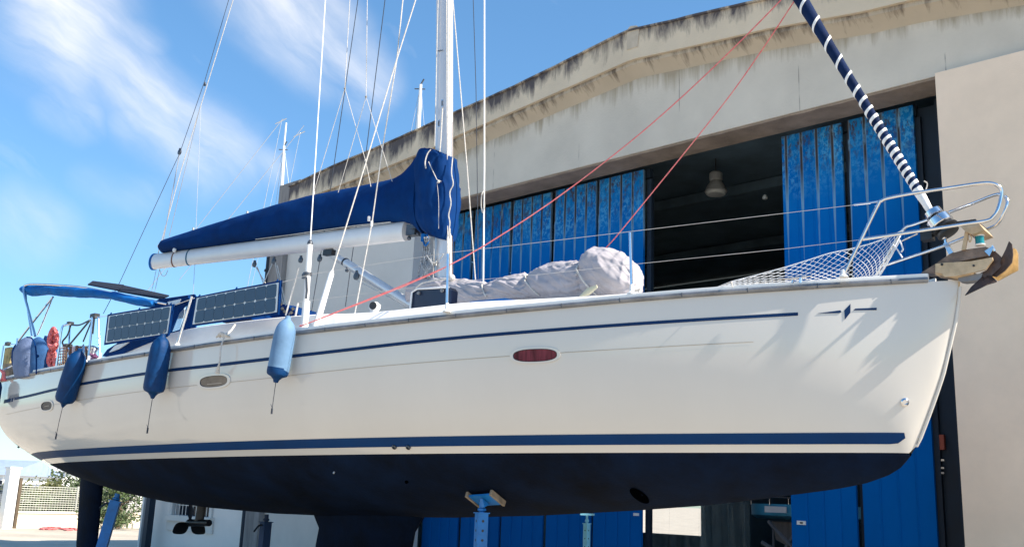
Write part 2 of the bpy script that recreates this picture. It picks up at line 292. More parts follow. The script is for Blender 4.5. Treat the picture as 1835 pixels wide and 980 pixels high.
M = dict(
    gel=pbr('white_gelcoat', (.61, .58, .54), .12, var=.035, scale=.7, coat=.4, stretch=(1, 1, .35), bump=.06, bscale=1.6),
    deck=pbr('deck_white', (.8, .8, .79), .4, var=.05, scale=3),
    boot=pbr('boot_stripe_blue', (.0005, .035, .13), .45, var=.12, scale=1.5, spec=.12),
    cove=pbr('cove_stripe_blue', (.006, .03, .1), .5, var=.1, spec=.12),
    anti=pbr('antifouling_navy', (.0015, .008, .027), .85, var=.5, scale=1.6, bump=.25, bscale=30, spec=.12),
    navy=pbr('navy_canvas', (.001, .032, .145), .85, var=.22, scale=3, bump=.35, bscale=120, spec=.08),
    navyf=pbr('navy_canvas_folded', (.001, .034, .15), .8, var=.2, scale=3, bump=1., bscale=2.4, stretch=(1.6, 1.6, .8), spec=.12, ridged=True),
    blue=pbr('bimini_canvas', (.001, .12, .4), .8, var=.2, scale=4, bump=.3, bscale=90, spec=.2),
    alu=pbr('mast_aluminium', (.66, .66, .68), .34, metal=.35, var=.06, scale=2, stretch=(6, 6, .4)),
    boom=pbr('boom_paint', (.72, .72, .72), .35, metal=.1, var=.06, scale=2),
    steel=pbr('polished_steel', (.74, .75, .78), .13, metal=1, var=.12, scale=9),
    rail=pbr('rubbing_strake', (.22, .23, .25), .35, metal=.5, var=.3, scale=4, bump=.1),
    black=pbr('black_plastic', (.02, .022, .026), .45, var=.3, scale=8),
    gun=pbr('gunmetal', (.1, .11, .13), .4, metal=.6, var=.3, scale=10),
    wire=pbr('wire', (.55, .55, .56), .35, metal=.6), rope=pbr('white_rope', (.62, .59, .55), .9, var=.2, scale=30, bump=.5, bscale=150),
    drope=pbr('dark_rope', (.04, .05, .07), .9, var=.3, scale=30), red=pbr('red_rope', (.60, .09, .11), .85, var=.3, scale=25, bump=.5, bscale=200, col2=(.74, .27, .25)),
    grope=pbr('speckled_rope', (.4, .42, .45), .9, var=.8, scale=70),
    grey=pbr('grey_cover', (.40, .375, .40), .7, var=.1, scale=5, bump=.9, bscale=1.5, stretch=(1, 1, 2.2), spec=.3, ridged=True),
    fend=pbr('fender_blue', (.0005, .04, .145), .55, spec=.2, var=.25, scale=5, bump=.12, bscale=60), fendl=pbr('faded_fender_blue', (.14, .26, .43), .6, spec=.25, var=.18, scale=3, bump=.1),
    bag=pbr('grey_blue_cloth', (.14, .19, .32), .85, var=.15, scale=6, bump=.4, bscale=30), bagd=pbr('dark_blue_cloth', (.02, .09, .24), .85, var=.2, scale=6, bump=.3),
    cell=pbr('solar_cell', (.022, .065, .125), .5, var=.15, scale=6), back=pbr('solar_backing', (.6, .66, .7), .5, var=.08),
    conc=pbr('yard_concrete', (.52, .46, .37), .9, var=.18, scale=.5, bump=.3, bscale=20), beige=pbr('beige_render', (.92, .725, .55), .9, var=.07, scale=1.1, bump=.12, bscale=50),
    wallg=pbr('pale_grey_render', (.66, .62, .57), .9, var=.07, scale=.8, bump=.15, bscale=40), annex=pbr('white_render', (.80, .74, .68), .9, var=.06, scale=.7, bump=.15, bscale=40),
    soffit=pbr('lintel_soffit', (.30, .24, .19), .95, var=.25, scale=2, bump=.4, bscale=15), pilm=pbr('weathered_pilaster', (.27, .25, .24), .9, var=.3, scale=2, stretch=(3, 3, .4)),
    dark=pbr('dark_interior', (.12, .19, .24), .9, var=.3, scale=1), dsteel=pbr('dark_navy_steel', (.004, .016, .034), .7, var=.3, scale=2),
    pipe=pbr('grey_pipe', (.2, .21, .23), .5, var=.2), wood=pbr('weathered_wood', (.35, .27, .19), .8, var=.4, scale=8, stretch=(1, 1, .2), bump=.3),
    jack=pbr('jack_blue', (.005, .17, .5), .45, var=.2, scale=6, bump=.1), jackl=pbr('pale_jack_blue', (.2, .55, .78), .5, var=.15, scale=6),
    bronze=pbr('anchor_tan_metal', (.62, .46, .29), .5, metal=.35, var=.2, scale=9, bump=.2), brown=pbr('anchor_brown_metal', (.24, .17, .13), .5, metal=.4, var=.35, scale=8, bump=.3),
    orange=pbr('anchor_ochre_metal', (.75, .48, .2), .35, metal=.5, var=.3, scale=6), fluke=pbr('anchor_dark_metal', (.12, .08, .068), .42, metal=.5, var=.3, scale=10, bump=.2),
    teal=pbr('lamp_teal', (.01, .22, .27), .2, var=.2), glass=pbr('dark_port_glass', (.012, .02, .035), .12, var=.2, spec=.15), redg=pbr('red_curtain_behind_glass', (.16, .03, .045), .2, spec=.15, var=.5, scale=14, stretch=(1, 1, .1)),
    tang=pbr('tan_port_glass', (.20, .16, .13), .2, spec=.15, var=.2, scale=8), net=pbr('net_cord', (.82, .82, .82), .8, var=.1),
    white=pbr('white_paint', (.8, .8, .79), .5, var=.05), tan=pbr('sun_bleached_wall', (.74, .68, .55), .9, var=.08, scale=1), roofb=pbr('blue_grey_roof', (.3, .38, .55), .8, var=.1),
    leafg=pbr('leaf_green', (.065, .105, .03), .6, var=.5, scale=2.5), leafy=pbr('leaf_yellow', (.16, .17, .06), .6, var=.4, scale=2.5), bark=pbr('bark', (.12, .09, .06), .9, var=.3),
    fencem=pbr('galvanised_mesh', (.5, .5, .45), .5, metal=.3, var=.1), car=pbr('car_white', (.75, .75, .75), .25, var=.03), cblu=pbr('boat_blue_stripe', (.03, .3, .5), .4, var=.15),
    gunp=pbr('dark_bronze', (.012, .014, .018), .4, metal=.3, var=.4, scale=12),
    oval=pbr('tunnel_black', (.0008, .001, .0016), 1, var=.3, spec=0), teak=pbr('slat_brown', (.22, .13, .085), .8, var=.4, scale=14), lname=pbr('letter_grey', (.3, .3, .35), .5),
)
parapetM = uvstain('stained_parapet', (.68, .56, .41), (.085, .072, .075), 4.2, .55, .42, .66, .1, 1.15, bump=.4)
corniceM = uvstain('cornice_concrete', (.50, .42, .32), (.13, .10, .075), 5., .4, .52, .70, -.5, 1.2, bump=.3)
wallM = uvstain('hangar_wall_concrete', (.63, .565, .47), (.36, .30, .215), 4.2, .3, .47, .72, .6, 1.02, bump=.25, seam=2.15)
DW = (fc(fx(1159, 430, .72))[0] - fc(fx(757, 930, .7))[0]) / 5 - .055
DM = doormat('blue_door_paint', (.001, .125, .44))
sheet = glassy('clear_plastic_sheet', (.5, .62, .62), .14)
GL = 'structure'

# ------------------------------------------------------------------ ground
g = MB(); R_ = 900; g.add([(-R_, -R_, 0), (R_, -R_, 0), (R_, R_, 0), (-R_, R_, 0)], [(0, 1, 2, 3)])
mk('ground', g, M['conc'], kind='structure')

# ------------------------------------------------------------------ hangar
hang = thing('boatyard_hangar', 'weathered concrete hangar with tall blue folding doors behind the yacht', 'hangar', fp(-8, 0, 0))
AL, AR = fc(fx(515, 366))[0], 9.0
aW = fc(fx(490, 450))[0]
aD = fc(fx(757, 930, .7))[0]                         # left end of the doors
zL = fc(fx(1676, 137))[1]; aR = fc(fx(1676, 145, -.12))[0]
topv = [(519, 336), (598, 299), (684, 263), (771, 224.5), (820, 202), (912, 162), (1004, 117.6), (1077, 81), (1128, 57), (1200, 41.5), (1280, 22), (1370, 2), (1480, -24), (1632, -62), (1835, -112)]
botv = [(516, 368), (612, 330), (684, 302), (771, 267), (820, 242.5), (930, 195), (1040, 147), (1132, 106.5), (1200, 91.7), (1280, 73.5), (1373, 52), (1546, 21), (1632, 0), (1835, -38)]
OFP = -.26
tp = [fc(fx(x, y, OFP)) for x, y in topv]; btp = [fc(fx(x, y, OFP)) for x, y in botv]
topT = [(a, z) for a, z, _ in tp]; botT = [(a, z) for a, z, _ in btp]
APX = topT[-1][0]
ext = 2 * APX - topT[0][0]
def zt(a): return lerp(topT, a if a <= APX else 2 * APX - a)
def zb(a): return lerp(botT, a if a <= APX else 2 * APX - a)
a0 = topT[0][0]; aa = [a0 + (ext - a0) * i / 160 for i in range(161)]
pm = MB(); pm.grid([[fp(a, zt(a), OFP + .42), fp(a, zt(a), OFP), fp(a, zb(a), OFP), fp(a, zb(a), OFP + .42)] for a in aa], True, True)
puv = lambda P: (P.dot(FA), (P.z - zb(P.dot(FA))) / max(.1, zt(P.dot(FA)) - zb(P.dot(FA))) + .5 * max(0, min(1, (kn_a - P.dot(FA)) / (kn_a - a0))) ** .5 - .08)
kn_a = fc(fx(1135, 60, OFP))[0]
mk('parapet', pm, parapetM, hang, uvf=puv, ang=30)
cp_ = MB(); cp_.grid([[fp(a, zt(a) + .035 + .01 * noise.noise(V((a * 3, 0, 0))), OFP - .035), fp(a, zt(a) + .035, OFP + .5), fp(a, zt(a) + .003, OFP + .5), fp(a, zt(a) + .003, OFP - .035)] for a in aa], True, True)
mk('coping', cp_, parapetM, hang, uvf=lambda P: (P.dot(FA), 1.0))
cm = MB()                                             # cornice: thin lip then slope back to the wall
cm.grid([[fp(a, zb(a) - .003, OFP + .06), fp(a, zb(a) - .07 + .01 * noise.noise(V((a * 2.3, 4, 0))), OFP + .06), fp(a, zb(a) - .085, OFP + .09), fp(a, zb(a) - .26, .012), fp(a, zb(a) - .003, .3)] for a in aa], True, True)
mk('cornice', cm, corniceM, hang, uvf=lambda P: (P.dot(FA), (P.z - zb(P.dot(FA)) + .28) / .28), ang=25)
wm = MB(); wm.grid([[fp(a, zb(a) - .2, 0), fp(a, zL, 0), fp(a, zL, .55), fp(a, zb(a) - .2, .55)] for a in aa], True, True)
mk('upper_wall', wm, wallM, hang, uvf=lambda P: (P.dot(FA), (P.z - zL) / max(.3, zb(P.dot(FA)) - .26 - zL)))
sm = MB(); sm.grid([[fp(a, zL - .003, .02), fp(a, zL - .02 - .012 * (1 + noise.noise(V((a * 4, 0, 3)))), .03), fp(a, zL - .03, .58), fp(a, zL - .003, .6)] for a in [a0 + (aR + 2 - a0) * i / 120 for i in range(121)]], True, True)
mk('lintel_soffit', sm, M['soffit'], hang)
kn = fc(fx(1135, 60, OFP)); kb = MB(); kz = zt(kn[0])
kb.prism([fp(kn[0] - .13, zb(kn[0]) + .2, OFP - .012), fp(kn[0] + .10, zb(kn[0]) + .2, OFP - .012), fp(kn[0] + .13, kz + .02, OFP - .012), fp(kn[0] + .07, kz + .07, OFP - .012), fp(kn[0] - .06, kz + .1, OFP - .012), fp(kn[0] - .13, kz + .05, OFP - .012)], FN * .3)
mk('parapet_pier', kb, pbr('pier_plaster', (.6, .5, .38), .9, var=.15, scale=4), hang)
eb = MB(); ea = fc(fx(497, 362, .5)); eb.box(fp((aW + a0) / 2, (zL + ea[1]) / 2 + .05, .32), FA * ((a0 - aW) / 2 + .02), FN * .3, V((0, 0, (ea[1] - zL) / 2 + .1))); mk('eaves_block', eb, M['pilm'], hang)
lw = MB(); lw.box(fp((aW + aD) / 2, zL / 2, .32), FA * ((aD - aW) / 2), FN * .28, V((0, 0, zL / 2 - .004))); mk('end_wall', lw, M['wallg'], hang)
pl = MB(); pl.box(fp(aW + .3, zL / 2, .0), FA * .28, FN * .1, V((0, 0, zL / 2 - .01))); mk('pilaster', pl, M['pilm'], hang)
dp = MB(); dp.tube([fp(aW - .06, 0, -.03), fp(aW - .06, zL + .3, -.03)], .095, 10)
for zz in (1.2, 3.2, 5.2, 6.8): dp.lathe(fp(aW - .06, zz, -.03), V((0, 0, 1)), [(.09, 0), (.12, .0), (.12, .05), (.09, .05)], 10)
mk('downpipe', dp, M['dsteel'], hang)
# beige wing wall on the right
zW = fc(fx(1678, 131, -.12))[1]
bw = MB(); bw.box(fp((aR + 12) / 2, zW / 2, .38), FA * ((12 - aR) / 2), FN * .5, V((0, 0, zW / 2))); mk('beige_wing_wall', bw, M['beige'], hang)
# doors
PW = 1.09 * 13 / 14
off = .72
aO1, aO2 = fc(fx(1159, 430, off))[0], fc(fx(1405, 420, off))[0]
def panel(x0, w, ztop, parent, mat, dz=0, ofs=0.):
    b = MB(); g_ = .02; prof = [(0, 0.05), (0, 0), (.02, 0)]
    for k in (1, 2, 3):
        c = w * k / 4; prof += [(c - .022, 0), (c - .006, .012), (c + .006, .012), (c + .022, 0)]
    prof += [(w - g_ - .02, 0), (w - g_, 0), (w - g_, .05)]
    zs = [.04] + [1 + i * (ztop - 1) / 10 for i in range(11)]
    b.grid([[fp(x0 + x, z, off + o + ofs) for x, o in prof] for z in zs])
    return mk('door_panel', b, mat, parent, ang=20, uvf=lambda P: (P.dot(FA) - x0 + round(abs(x0) * 7) * w / 4 * 2, P.z - ztop))
dl = thing('sliding_door', None, None, fp(aD, 0, off), parent=hang); dr = thing('sliding_door', None, None, fp(aO2, 0, off), parent=hang)
pw = (aO1 - aD) / 5
npan = 5
for k in range(npan): panel(aD + pw * k + .015 * (k % 2), pw - .055, zL - .03 - .02 * random.random(), dl, DM, ofs=random.uniform(-.015, .015))
e1, e2 = fc(fx(1523, 420, off))[0], fc(fx(1650, 420, off))[0]
panel(aO2, e1 - aO2 - .05, zL - .04, dr, DM); panel(e1 + .02, e2 - e1 - .02, zL - .02, dr, DM, ofs=.02)
for nm, a_, b_, pr_ in (('door_frame', aD, aO1, dl), ('door_frame', aO2, e2, dr)):
    b = MB(); n_ = 5 if pr_ is dl else 2
    b.box(fp((a_ + b_) / 2, zL - .08, off + .14), FA * (b_ - a_) / 2, FN * .05, V((0, 0, .08))); b.box(fp((a_ + b_) / 2, .1, off + .14), FA * (b_ - a_) / 2, FN * .05, V((0, 0, .1)))
    for k in range(n_ + 1): b.box(fp(a_ + (b_ - a_) * k / n_ * .995 + .02, zL / 2, off + .12), FA * .045, FN * .04, V((0, 0, zL / 2 - .2)))
    mk(nm, b, M['dsteel'], pr_)
lb = MB(); c = fx(1436, 936, off - .01); lb.box(c, FA * .07, FN * .006, V((0, 0, .028))); mk('door_plate', lb, M['white'], dr)
lb = MB(); c = fx(1436, 936, off - .019)
for k in (-2, -1, 0, 1): lb.box(c + FA * (.012 * k + .006), FA * .004, FN * .002, V((0, 0, .012)))
mk('door_plate_mark', lb, M['black'], dr)
lb = MB(); c = fx(1140, 921, off - .01); lb.box(c, FA * .055, FN * .006, V((0, 0, .022))); mk('door_plate', lb, M['white'], dl)
# dark steel jamb at the right
jb = MB(); jb.box(fp((e2 + aR) / 2 + .15, zL / 2, off + .25), FA * ((aR - e2) / 2 + .15), FN * .1, V((0, 0, zL / 2 - .05))); jb.box(fp(e2 + .36, zL / 2, off + .05), FA * .035, FN * .12, V((0, 0, zL / 2 - .06)))
jb.box(fp(aR - .06, zL / 2, off - .1), FA * .05, FN * .05, V((0, 0, zL / 2 - .06)))
mk('door_jamb', jb, M['dsteel'], hang)
rb = MB(); c = fx(1689, 792, off + .1); rb.box(c, FA * .03, FN * .03, V((0, 0, .1))); mk('lock_box', rb, pbr('rusty_red', (.3, .06, .03), .7), hang)
rb = MB()
for yy in (824, 838, 847): c = fx(1690, yy, off + .1); rb.box(c, FA * .02, FN * .02, V((0, 0, .012)))
mk('door_latch', rb, M['steel'], hang)
# interior shell (rear opening lets daylight in low down)
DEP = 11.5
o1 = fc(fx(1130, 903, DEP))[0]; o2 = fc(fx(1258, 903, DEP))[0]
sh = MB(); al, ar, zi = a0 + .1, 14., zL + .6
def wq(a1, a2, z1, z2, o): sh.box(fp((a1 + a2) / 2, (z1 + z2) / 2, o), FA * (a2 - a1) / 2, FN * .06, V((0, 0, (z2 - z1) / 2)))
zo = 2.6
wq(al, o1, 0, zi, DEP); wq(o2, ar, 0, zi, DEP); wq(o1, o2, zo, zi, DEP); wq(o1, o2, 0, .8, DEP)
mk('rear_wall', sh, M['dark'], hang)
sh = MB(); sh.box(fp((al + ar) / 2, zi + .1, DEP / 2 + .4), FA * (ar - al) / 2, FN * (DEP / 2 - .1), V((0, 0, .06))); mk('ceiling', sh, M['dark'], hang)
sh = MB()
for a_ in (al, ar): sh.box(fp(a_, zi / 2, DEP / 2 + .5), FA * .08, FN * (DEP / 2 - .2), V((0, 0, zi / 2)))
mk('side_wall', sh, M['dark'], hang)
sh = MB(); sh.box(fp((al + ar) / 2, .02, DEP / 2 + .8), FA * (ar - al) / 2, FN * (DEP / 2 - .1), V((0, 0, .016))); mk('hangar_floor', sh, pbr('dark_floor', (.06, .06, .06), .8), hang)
sh = MB()
for k in range(2):
    o_ = 4.2 + k * 4; sh.box(fp((al + ar) / 2, zi - .1, o_), FA * (ar - al) / 2, FN * .08, V((0, 0, .1)))
mk('roof_beam', sh, M['dark'], hang)
# gable roof behind the parapet so the building is solid
rf = MB(); rf.grid([[fp(a, zt(a) - .25, OFP + .45), fp(a, zt(a) - .25, DEP)] for a in aa]); mk('roof', rf, M['pilm'], hang)
# lamp inside
lc = fx(1283, 345, 2.6)
lamp = thing('hanging_lamp', 'unlit bell-shaped lamp hanging in the dark hangar opening', 'lamp', lc)
greyl = pbr('lamp_grey', (.5, .52, .5), .4)
b = MB(); q = .5; b.lathe(lc, V((0, 0, 1)), [(.20, 0), (.215, .02), (.2, .05), (.16, .14), (.12, .2), (.10, .23), (.125, .25), (.125, .38), (.07, .42)], 20); mk('lamp_shade', b, pbr('lamp_shade_grey', (.3, .31, .3), .5), lamp)
b = MB(); b.lathe(lc, V((0, 0, 1)), [(.1, -.05), (.17, -.045), (.195, -.02), (.2, .0), (.1, .01)], 20); mk('lamp_lens', b, greyl, lamp)
b = MB(); b.tube([lc + V((0, 0, .4)), lc + V((-.01, 0, 1.7))], .012, 6); mk('cable', b, M['black'], lamp)
for x, y, k in ((1250, 272, 'small grey sensor under the lintel of the dark opening'), (1371, 353, 'small pale fitting deep in the dark opening, right of the lamp')):
    c = fx(x, y, 2.4); b = MB(); b.lathe(c, V((0, 0, 1)), [(.02, -.05), (.045, -.04), (.05, 0), (.03, .03), (.01, .05)], 10); mk('ceiling_sensor', b, greyl, label=k, cat='sensor')
# plastic sheets in the opening
def curtain(x0, x1, ytop, off_, lab, seed):
    rows = []; A0, A1 = fc(fx(x0, 920, off_))[0], fc(fx(x1, 920, off_))[0]; zt_ = fc(fx((x0 + x1) / 2, ytop, off_))[1]
    for i in range(11):
        z = .1 + (zt_ - .1) * i / 10
        rows.append([fp(A0 + (A1 - A0) * j / 40, z + (.05 * noise.noise(V((j * .3, seed, 0))) if i == 10 else 0), off_ + .10 * noise.noise(V((j * .33 + seed, z * .4, seed))) + .03 * sin(j * 1.3)) for j in range(41)])
    b = MB(); b.grid(rows); return mk('plastic_sheet', b, sheet, label=lab, cat='plastic sheet', group='plastic sheets hung in the hangar opening')
curtain(1158, 1262, 896, 2.2, 'clear plastic sheet in front of the bright rear opening', 1)
curtain(1256, 1345, 890, 1.9, 'grey see-through plastic sheet in the middle of the opening', 7)
# small boat on a trestle inside
bo = fx(1383, 912, 2.5); ba = fc(bo)
sb = thing('small_boat', 'small blue and white boat on a trestle in the hangar opening', 'boat', fp(ba[0], 0, ba[2]))
b = MB(); A_ = ba[0]; z_ = ba[1]
rows = []
for i in range(13):
    t = i / 12; s_ = -1.0 + 2.6 * t; wd = .75 * (1 - (1 - min(t * 2.4, 1)) ** 2) + .02
    rows.append([fp(A_ + .55 + s_ - .35, z_ + .09, ba[2] + .75 - wd), fp(A_ + .55 + s_ - .35, z_ - .1, ba[2] + .75 - wd * .95), fp(A_ + .6 + s_ - .3, z_ - .16, ba[2] + .75 - wd * .5), fp(A_ + .6 + s_ - .3, z_ - .16, ba[2] + .75 + wd * .5), fp(A_ + .55 + s_ - .35, z_ + .09, ba[2] + .75 + wd)])
b.grid(rows, False); mk('hull', b, pbr('boat_light_blue', (.1, .5, .75), .4), sb)
b = MB(); b.tube([fp(A_ - .6, z_ + .17, ba[2] + .1), fp(A_ - .1, z_ + .2, ba[2]), fp(A_ + 1.2, z_ + .2, ba[2])], .012, 6)
for k in range(5): b.tube([fp(A_ - .4 + .35 * k, z_ + .07, ba[2] + .02), fp(A_ - .4 + .35 * k, z_ + .2, ba[2] + .02)], .008, 5)
mk('rail', b, M['steel'], sb)
b = MB(); b.box(fp(A_ + .12, z_, ba[2] - .09), FA * .2, FN * .01, V((0, 0, .05))); mk('side_mark', b, M['white'], sb)
b = MB(); b.tube([fp(A_ - .1, z_ - .2, ba[2] + .05), fp(A_ + .5, z_ - .75, ba[2] + .05)], .03, 6); b.tube([fp(A_ + .45, z_ - .25, ba[2] + .1), fp(A_ + .05, z_ - .8, ba[2] + .1)], .03, 6); b.tube([fp(A_ - .2, z_ - .55, ba[2] + .0), fp(A_ + .75, z_ - 1.0, ba[2])], .035, 6)
b.tube([fp(A_ + .45, z_ - .2, ba[2]), fp(A_ + .45, 0, ba[2])], .02, 6); b.tube([fp(A_ - .2, z_ - .2, ba[2] + .4), fp(A_ - .2, 0, ba[2] + .4)], .02, 6)
mk('trestle', b, M['pipe'], sb)
b = MB(); b.prism([fp(A_ - .15, z_ - .2, ba[2] + .3), fp(A_ + .6, z_ - .2, ba[2] + .3), fp(A_ + .6, z_ - .8, ba[2] + .3), fp(A_ - .1, z_ - .5, ba[2] + .3)], FN * .02); mk('tarpaulin', b, M['pilm'], sb)

# annex left of the hangar
anx = thing('low_annex', 'low white annex with a barred window at the left end of the hangar', 'building', fp(-22, 0, .1))
aa1 = fc(fx(247, 940))[0]; ZA = 3.1
w1 = fc(fx(301, 905)); w2 = fc(fx(381, 934)); wz0, wz1 = fc(fx(340, 924))[1], fc(fx(340, 924))[1] + 1.0; wa0, wa1 = fc(fx(306, 924))[0], fc(fx(374, 924))[0]
b = MB()
def bxw(a1, a2, z1, z2, o=.2, h=.15): b.box(fp((a1 + a2) / 2, (z1 + z2) / 2, o), FA * (a2 - a1) / 2, FN * h, V((0, 0, (z2 - z1) / 2)))
bxw(aa1, wa0, 0, ZA); bxw(wa1, aW - .16, 0, ZA); bxw(wa0, wa1, 0, wz0); bxw(wa0, wa1, wz1, ZA)
bxw(aa1, aa1 + .3, 0, ZA, 3.3, 2.95)
mk('wall', b, M['annex'], anx, smooth=False)
b = MB(); b.box(fp((aa1 + aW) / 2, ZA + .06, 3), FA * ((aW - aa1) / 2 - .2), FN * 3.1, V((0, 0, .06))); mk('roof', b, M['white'], anx)
b = MB(); fwid = .07
for a_ in (wa0 - .05, wa1 + .05): b.box(fp(a_, (wz0 + wz1) / 2, .03), FA * .06, FN * .03, V((0, 0, (wz1 - wz0) / 2 + .1)))
b.box(fp((wa0 + wa1) / 2, wz0 - .07, .01), FA * ((wa1 - wa0) / 2 + .18), FN * .08, V((0, 0, .07))); b.box(fp((wa0 + wa1) / 2, wz0 - .26, .035), FA * ((wa1 - wa0) / 2 + .2), FN * .03, V((0, 0, .115)))
wf = mk('window', b, M['wallg'], anx)
b = MB(); b.box(fp((wa0 + wa1) / 2, (wz0 + wz1) / 2, .25), FA * (wa1 - wa0) / 2, FN * .01, V((0, 0, (wz1 - wz0) / 2))); mk('pane', b, M['glass'], wf)
b = MB()
for k in range(11): b.tube([fp(wa0 + (wa1 - wa0) * (k + .5) / 11, wz0, .08), fp(wa0 + (wa1 - wa0) * (k + .5) / 11, wz1, .08)], .012, 6)
for zz in (.25, .75): b.tube([fp(wa0, wz0 + zz * (wz1 - wz0), .08), fp(wa1, wz0 + zz * (wz1 - wz0), .08)], .012, 6)
mk('window_bars', b, M['wire'], wf)
b = MB(); c = fc(fx(258, 940, -.02)); b.tube([fp(c[0] + .0, 0, -.02), fp(c[0], ZA, -.02)], .07, 10); mk('downpipe', b, M['pipe'], anx)
b = MB(); c = fc(fx(265, 940, -.3)); b.box(fp(c[0] + .02, 1.6, -.3), FA * .1, FN * .08, V((0, 0, 1.6)))
mk('steel_post', b, M['dsteel'], label='dark steel post standing before the left corner of the white annex', cat='post')

# ------------------------------------------------------------------ yard edge, far left
wA, wB = gx(6, 945.5), gx(262, 945.5); wd = (wB - wA).normalized(); wn_ = wd.cross(V((0, 0, 1))).normalized()
if wn_.y < 0: wn_ = -wn_
hW = (wA - EYE).length * .0135
wA -= wd * 1; wB += wd * 8; ln = (wB - wA).length
b = MB(); b.box((wA + wB) / 2 + wn_ * .12 + V((0, 0, .25)), wd * ln / 2, wn_ * .1, V((0, 0, .25))); b.box((wA + wB) / 2 + wn_ * .12 + V((0, 0, .53)), wd * ln / 2, wn_ * .14, V((0, 0, .03)))
mk('perimeter_wall', b, M['tan'], label='low pale wall along the far edge of the yard', cat='wall')
fe = thing('mesh_fence', 'wire mesh fence on top of the low pale wall', 'fence', wA)
b = MB(); base = V((0, 0, .57)); fh = .85
n_ = int(ln / .1)
for k in range(n_): p = wA + wn_ * .12 + wd * (k * .1) + base; b.tube([p, p + V((0, 0, fh))], .006, 3)
for k in range(12): p = wA + wn_ * .12 + base + V((0, 0, fh * k / 11)); b.tube([p, p + wd * ln], .011, 3)
w_ = mk('mesh_wires', b, M['fencem'], fe); w_['kind'] = 'stuff'
for k in range(int(ln / 2.4)):
    b = MB(); p = wA + wn_ * .12 + wd * (1.2 + k * 2.4) + base; b.box(p + V((0, 0, fh / 2 + .03)), wd * .03, wn_ * .03, V((0, 0, fh / 2 + .03))); mk('fence_post', b, M['fencem'], fe)
p = gx(3, 946); b = MB(); b.box(p + V((.1, 0, 1.0)), wd * .17, wn_ * .17, V((0, 0, 1.0))); b.box(p + V((.1, 0, 2.03)), wd * .2, wn_ * .2, V((0, 0, .035)))
mk('gate_pillar', b, M['white'], label='white pillar at the left end of the yard wall', cat='pillar')
b = MB(); pp_ = p + wd * .42; b.box(pp_ + V((0, 0, .85)), wd * .05, wn_ * .05, V((0, 0, .85))); mk('gate_post', b, M['bark'], label='thin brown post beside the white pillar', cat='post')
# red hose on the ground
b = MB(); pts = []
for k in range(60):
    t = k / 59; x = 72 + 62 * t + 5 * sin(k * .9); y = 946.5 + 1.8 * sin(k * .55) + (1.5 if k > 40 else 0) - .8
    pts.append(gx(x, y, .03))
b.tube(spline(pts, 3), .028, 5); mk('red_hose', b, M['red'], label='red hose lying tangled on the ground by the low wall', cat='hose')
def tree(x, ybase_px, dep, h, w, mat, lab, name='tree', nleaf=2600, trunk=.3, seed=0):
    rnd = random.Random(seed); c = dx(x, ybase_px, dep); c.z = 0
    t = thing(name, lab, name.split('_')[-1] if name != 'tree' else 'tree', c)
    b = MB(); b.tube([c, c + V((.05, 0, h * .35)), c + V((-.05, 0, h * .7))], [.09, .07, .03], 7)
    tips = []
    for k in range(7):
        a = rnd.uniform(0, 6.28); z0 = h * rnd.uniform(trunk * .6, .6); e = V((cos(a) * w * .35, sin(a) * w * .35, h * rnd.uniform(.15, .35))); b.tube([c + V((0, 0, z0)), c + V((0, 0, z0)) + e], [.035, .01], 5); tips.append(c + V((0, 0, z0)) + e)
    mk('trunk', b, M['bark'], t)
    cl = [(c + V((rnd.gauss(0, w * .2), rnd.gauss(0, w * .2), h * rnd.uniform(trunk, .95))), rnd.uniform(.12, .25) * w) for _ in range(16)] + [(p_, w * .18) for p_ in tips]
    b = MB()
    for _ in range(nleaf):
        cc, r = rnd.choice(cl); d = V((rnd.gauss(0, 1), rnd.gauss(0, 1), rnd.gauss(0, .8))); d = d.normalized() * r * rnd.random() ** .4
        p_ = cc + d; s_ = rnd.uniform(.04, .09); a = V((rnd.gauss(0, 1), rnd.gauss(0, 1), rnd.gauss(0, 1))).normalized(); e = a.orthogonal().normalized()
        if p_.z < .1: continue
        b.add([p_ - a * s_, p_ + e * s_ * .5, p_ + a * s_, p_ - e * s_ * .5], [(0, 1, 2, 3)])
    mk('crown', b, mat, t, smooth=False)
tree(140, 910, 42, 2.6, 2.6, M['leafg'], 'dark green bushy tree beyond the fence, left of the rudder', seed=3, trunk=.15)
tree(172, 910, 40, 2.2, 2.4, M['leafg'], 'green bush seen between the rudder and the blue stand', name='bush', seed=5, trunk=.1)
tree(215, 910, 38, 1.7, 2.4, M['leafg'], 'green bush beside the corner of the white annex', name='bush', seed=8, trunk=.1)
tree(58, 910, 40, 1.55, 2.6, M['leafy'], 'yellowish shrub beyond the left end of the mesh fence', name='shrub', seed=9, trunk=.1)
tree(105, 912, 38, 1.3, 2.8, M['leafg'], 'low dark shrub behind the middle of the mesh fence', name='shrub', seed=12, trunk=.1)
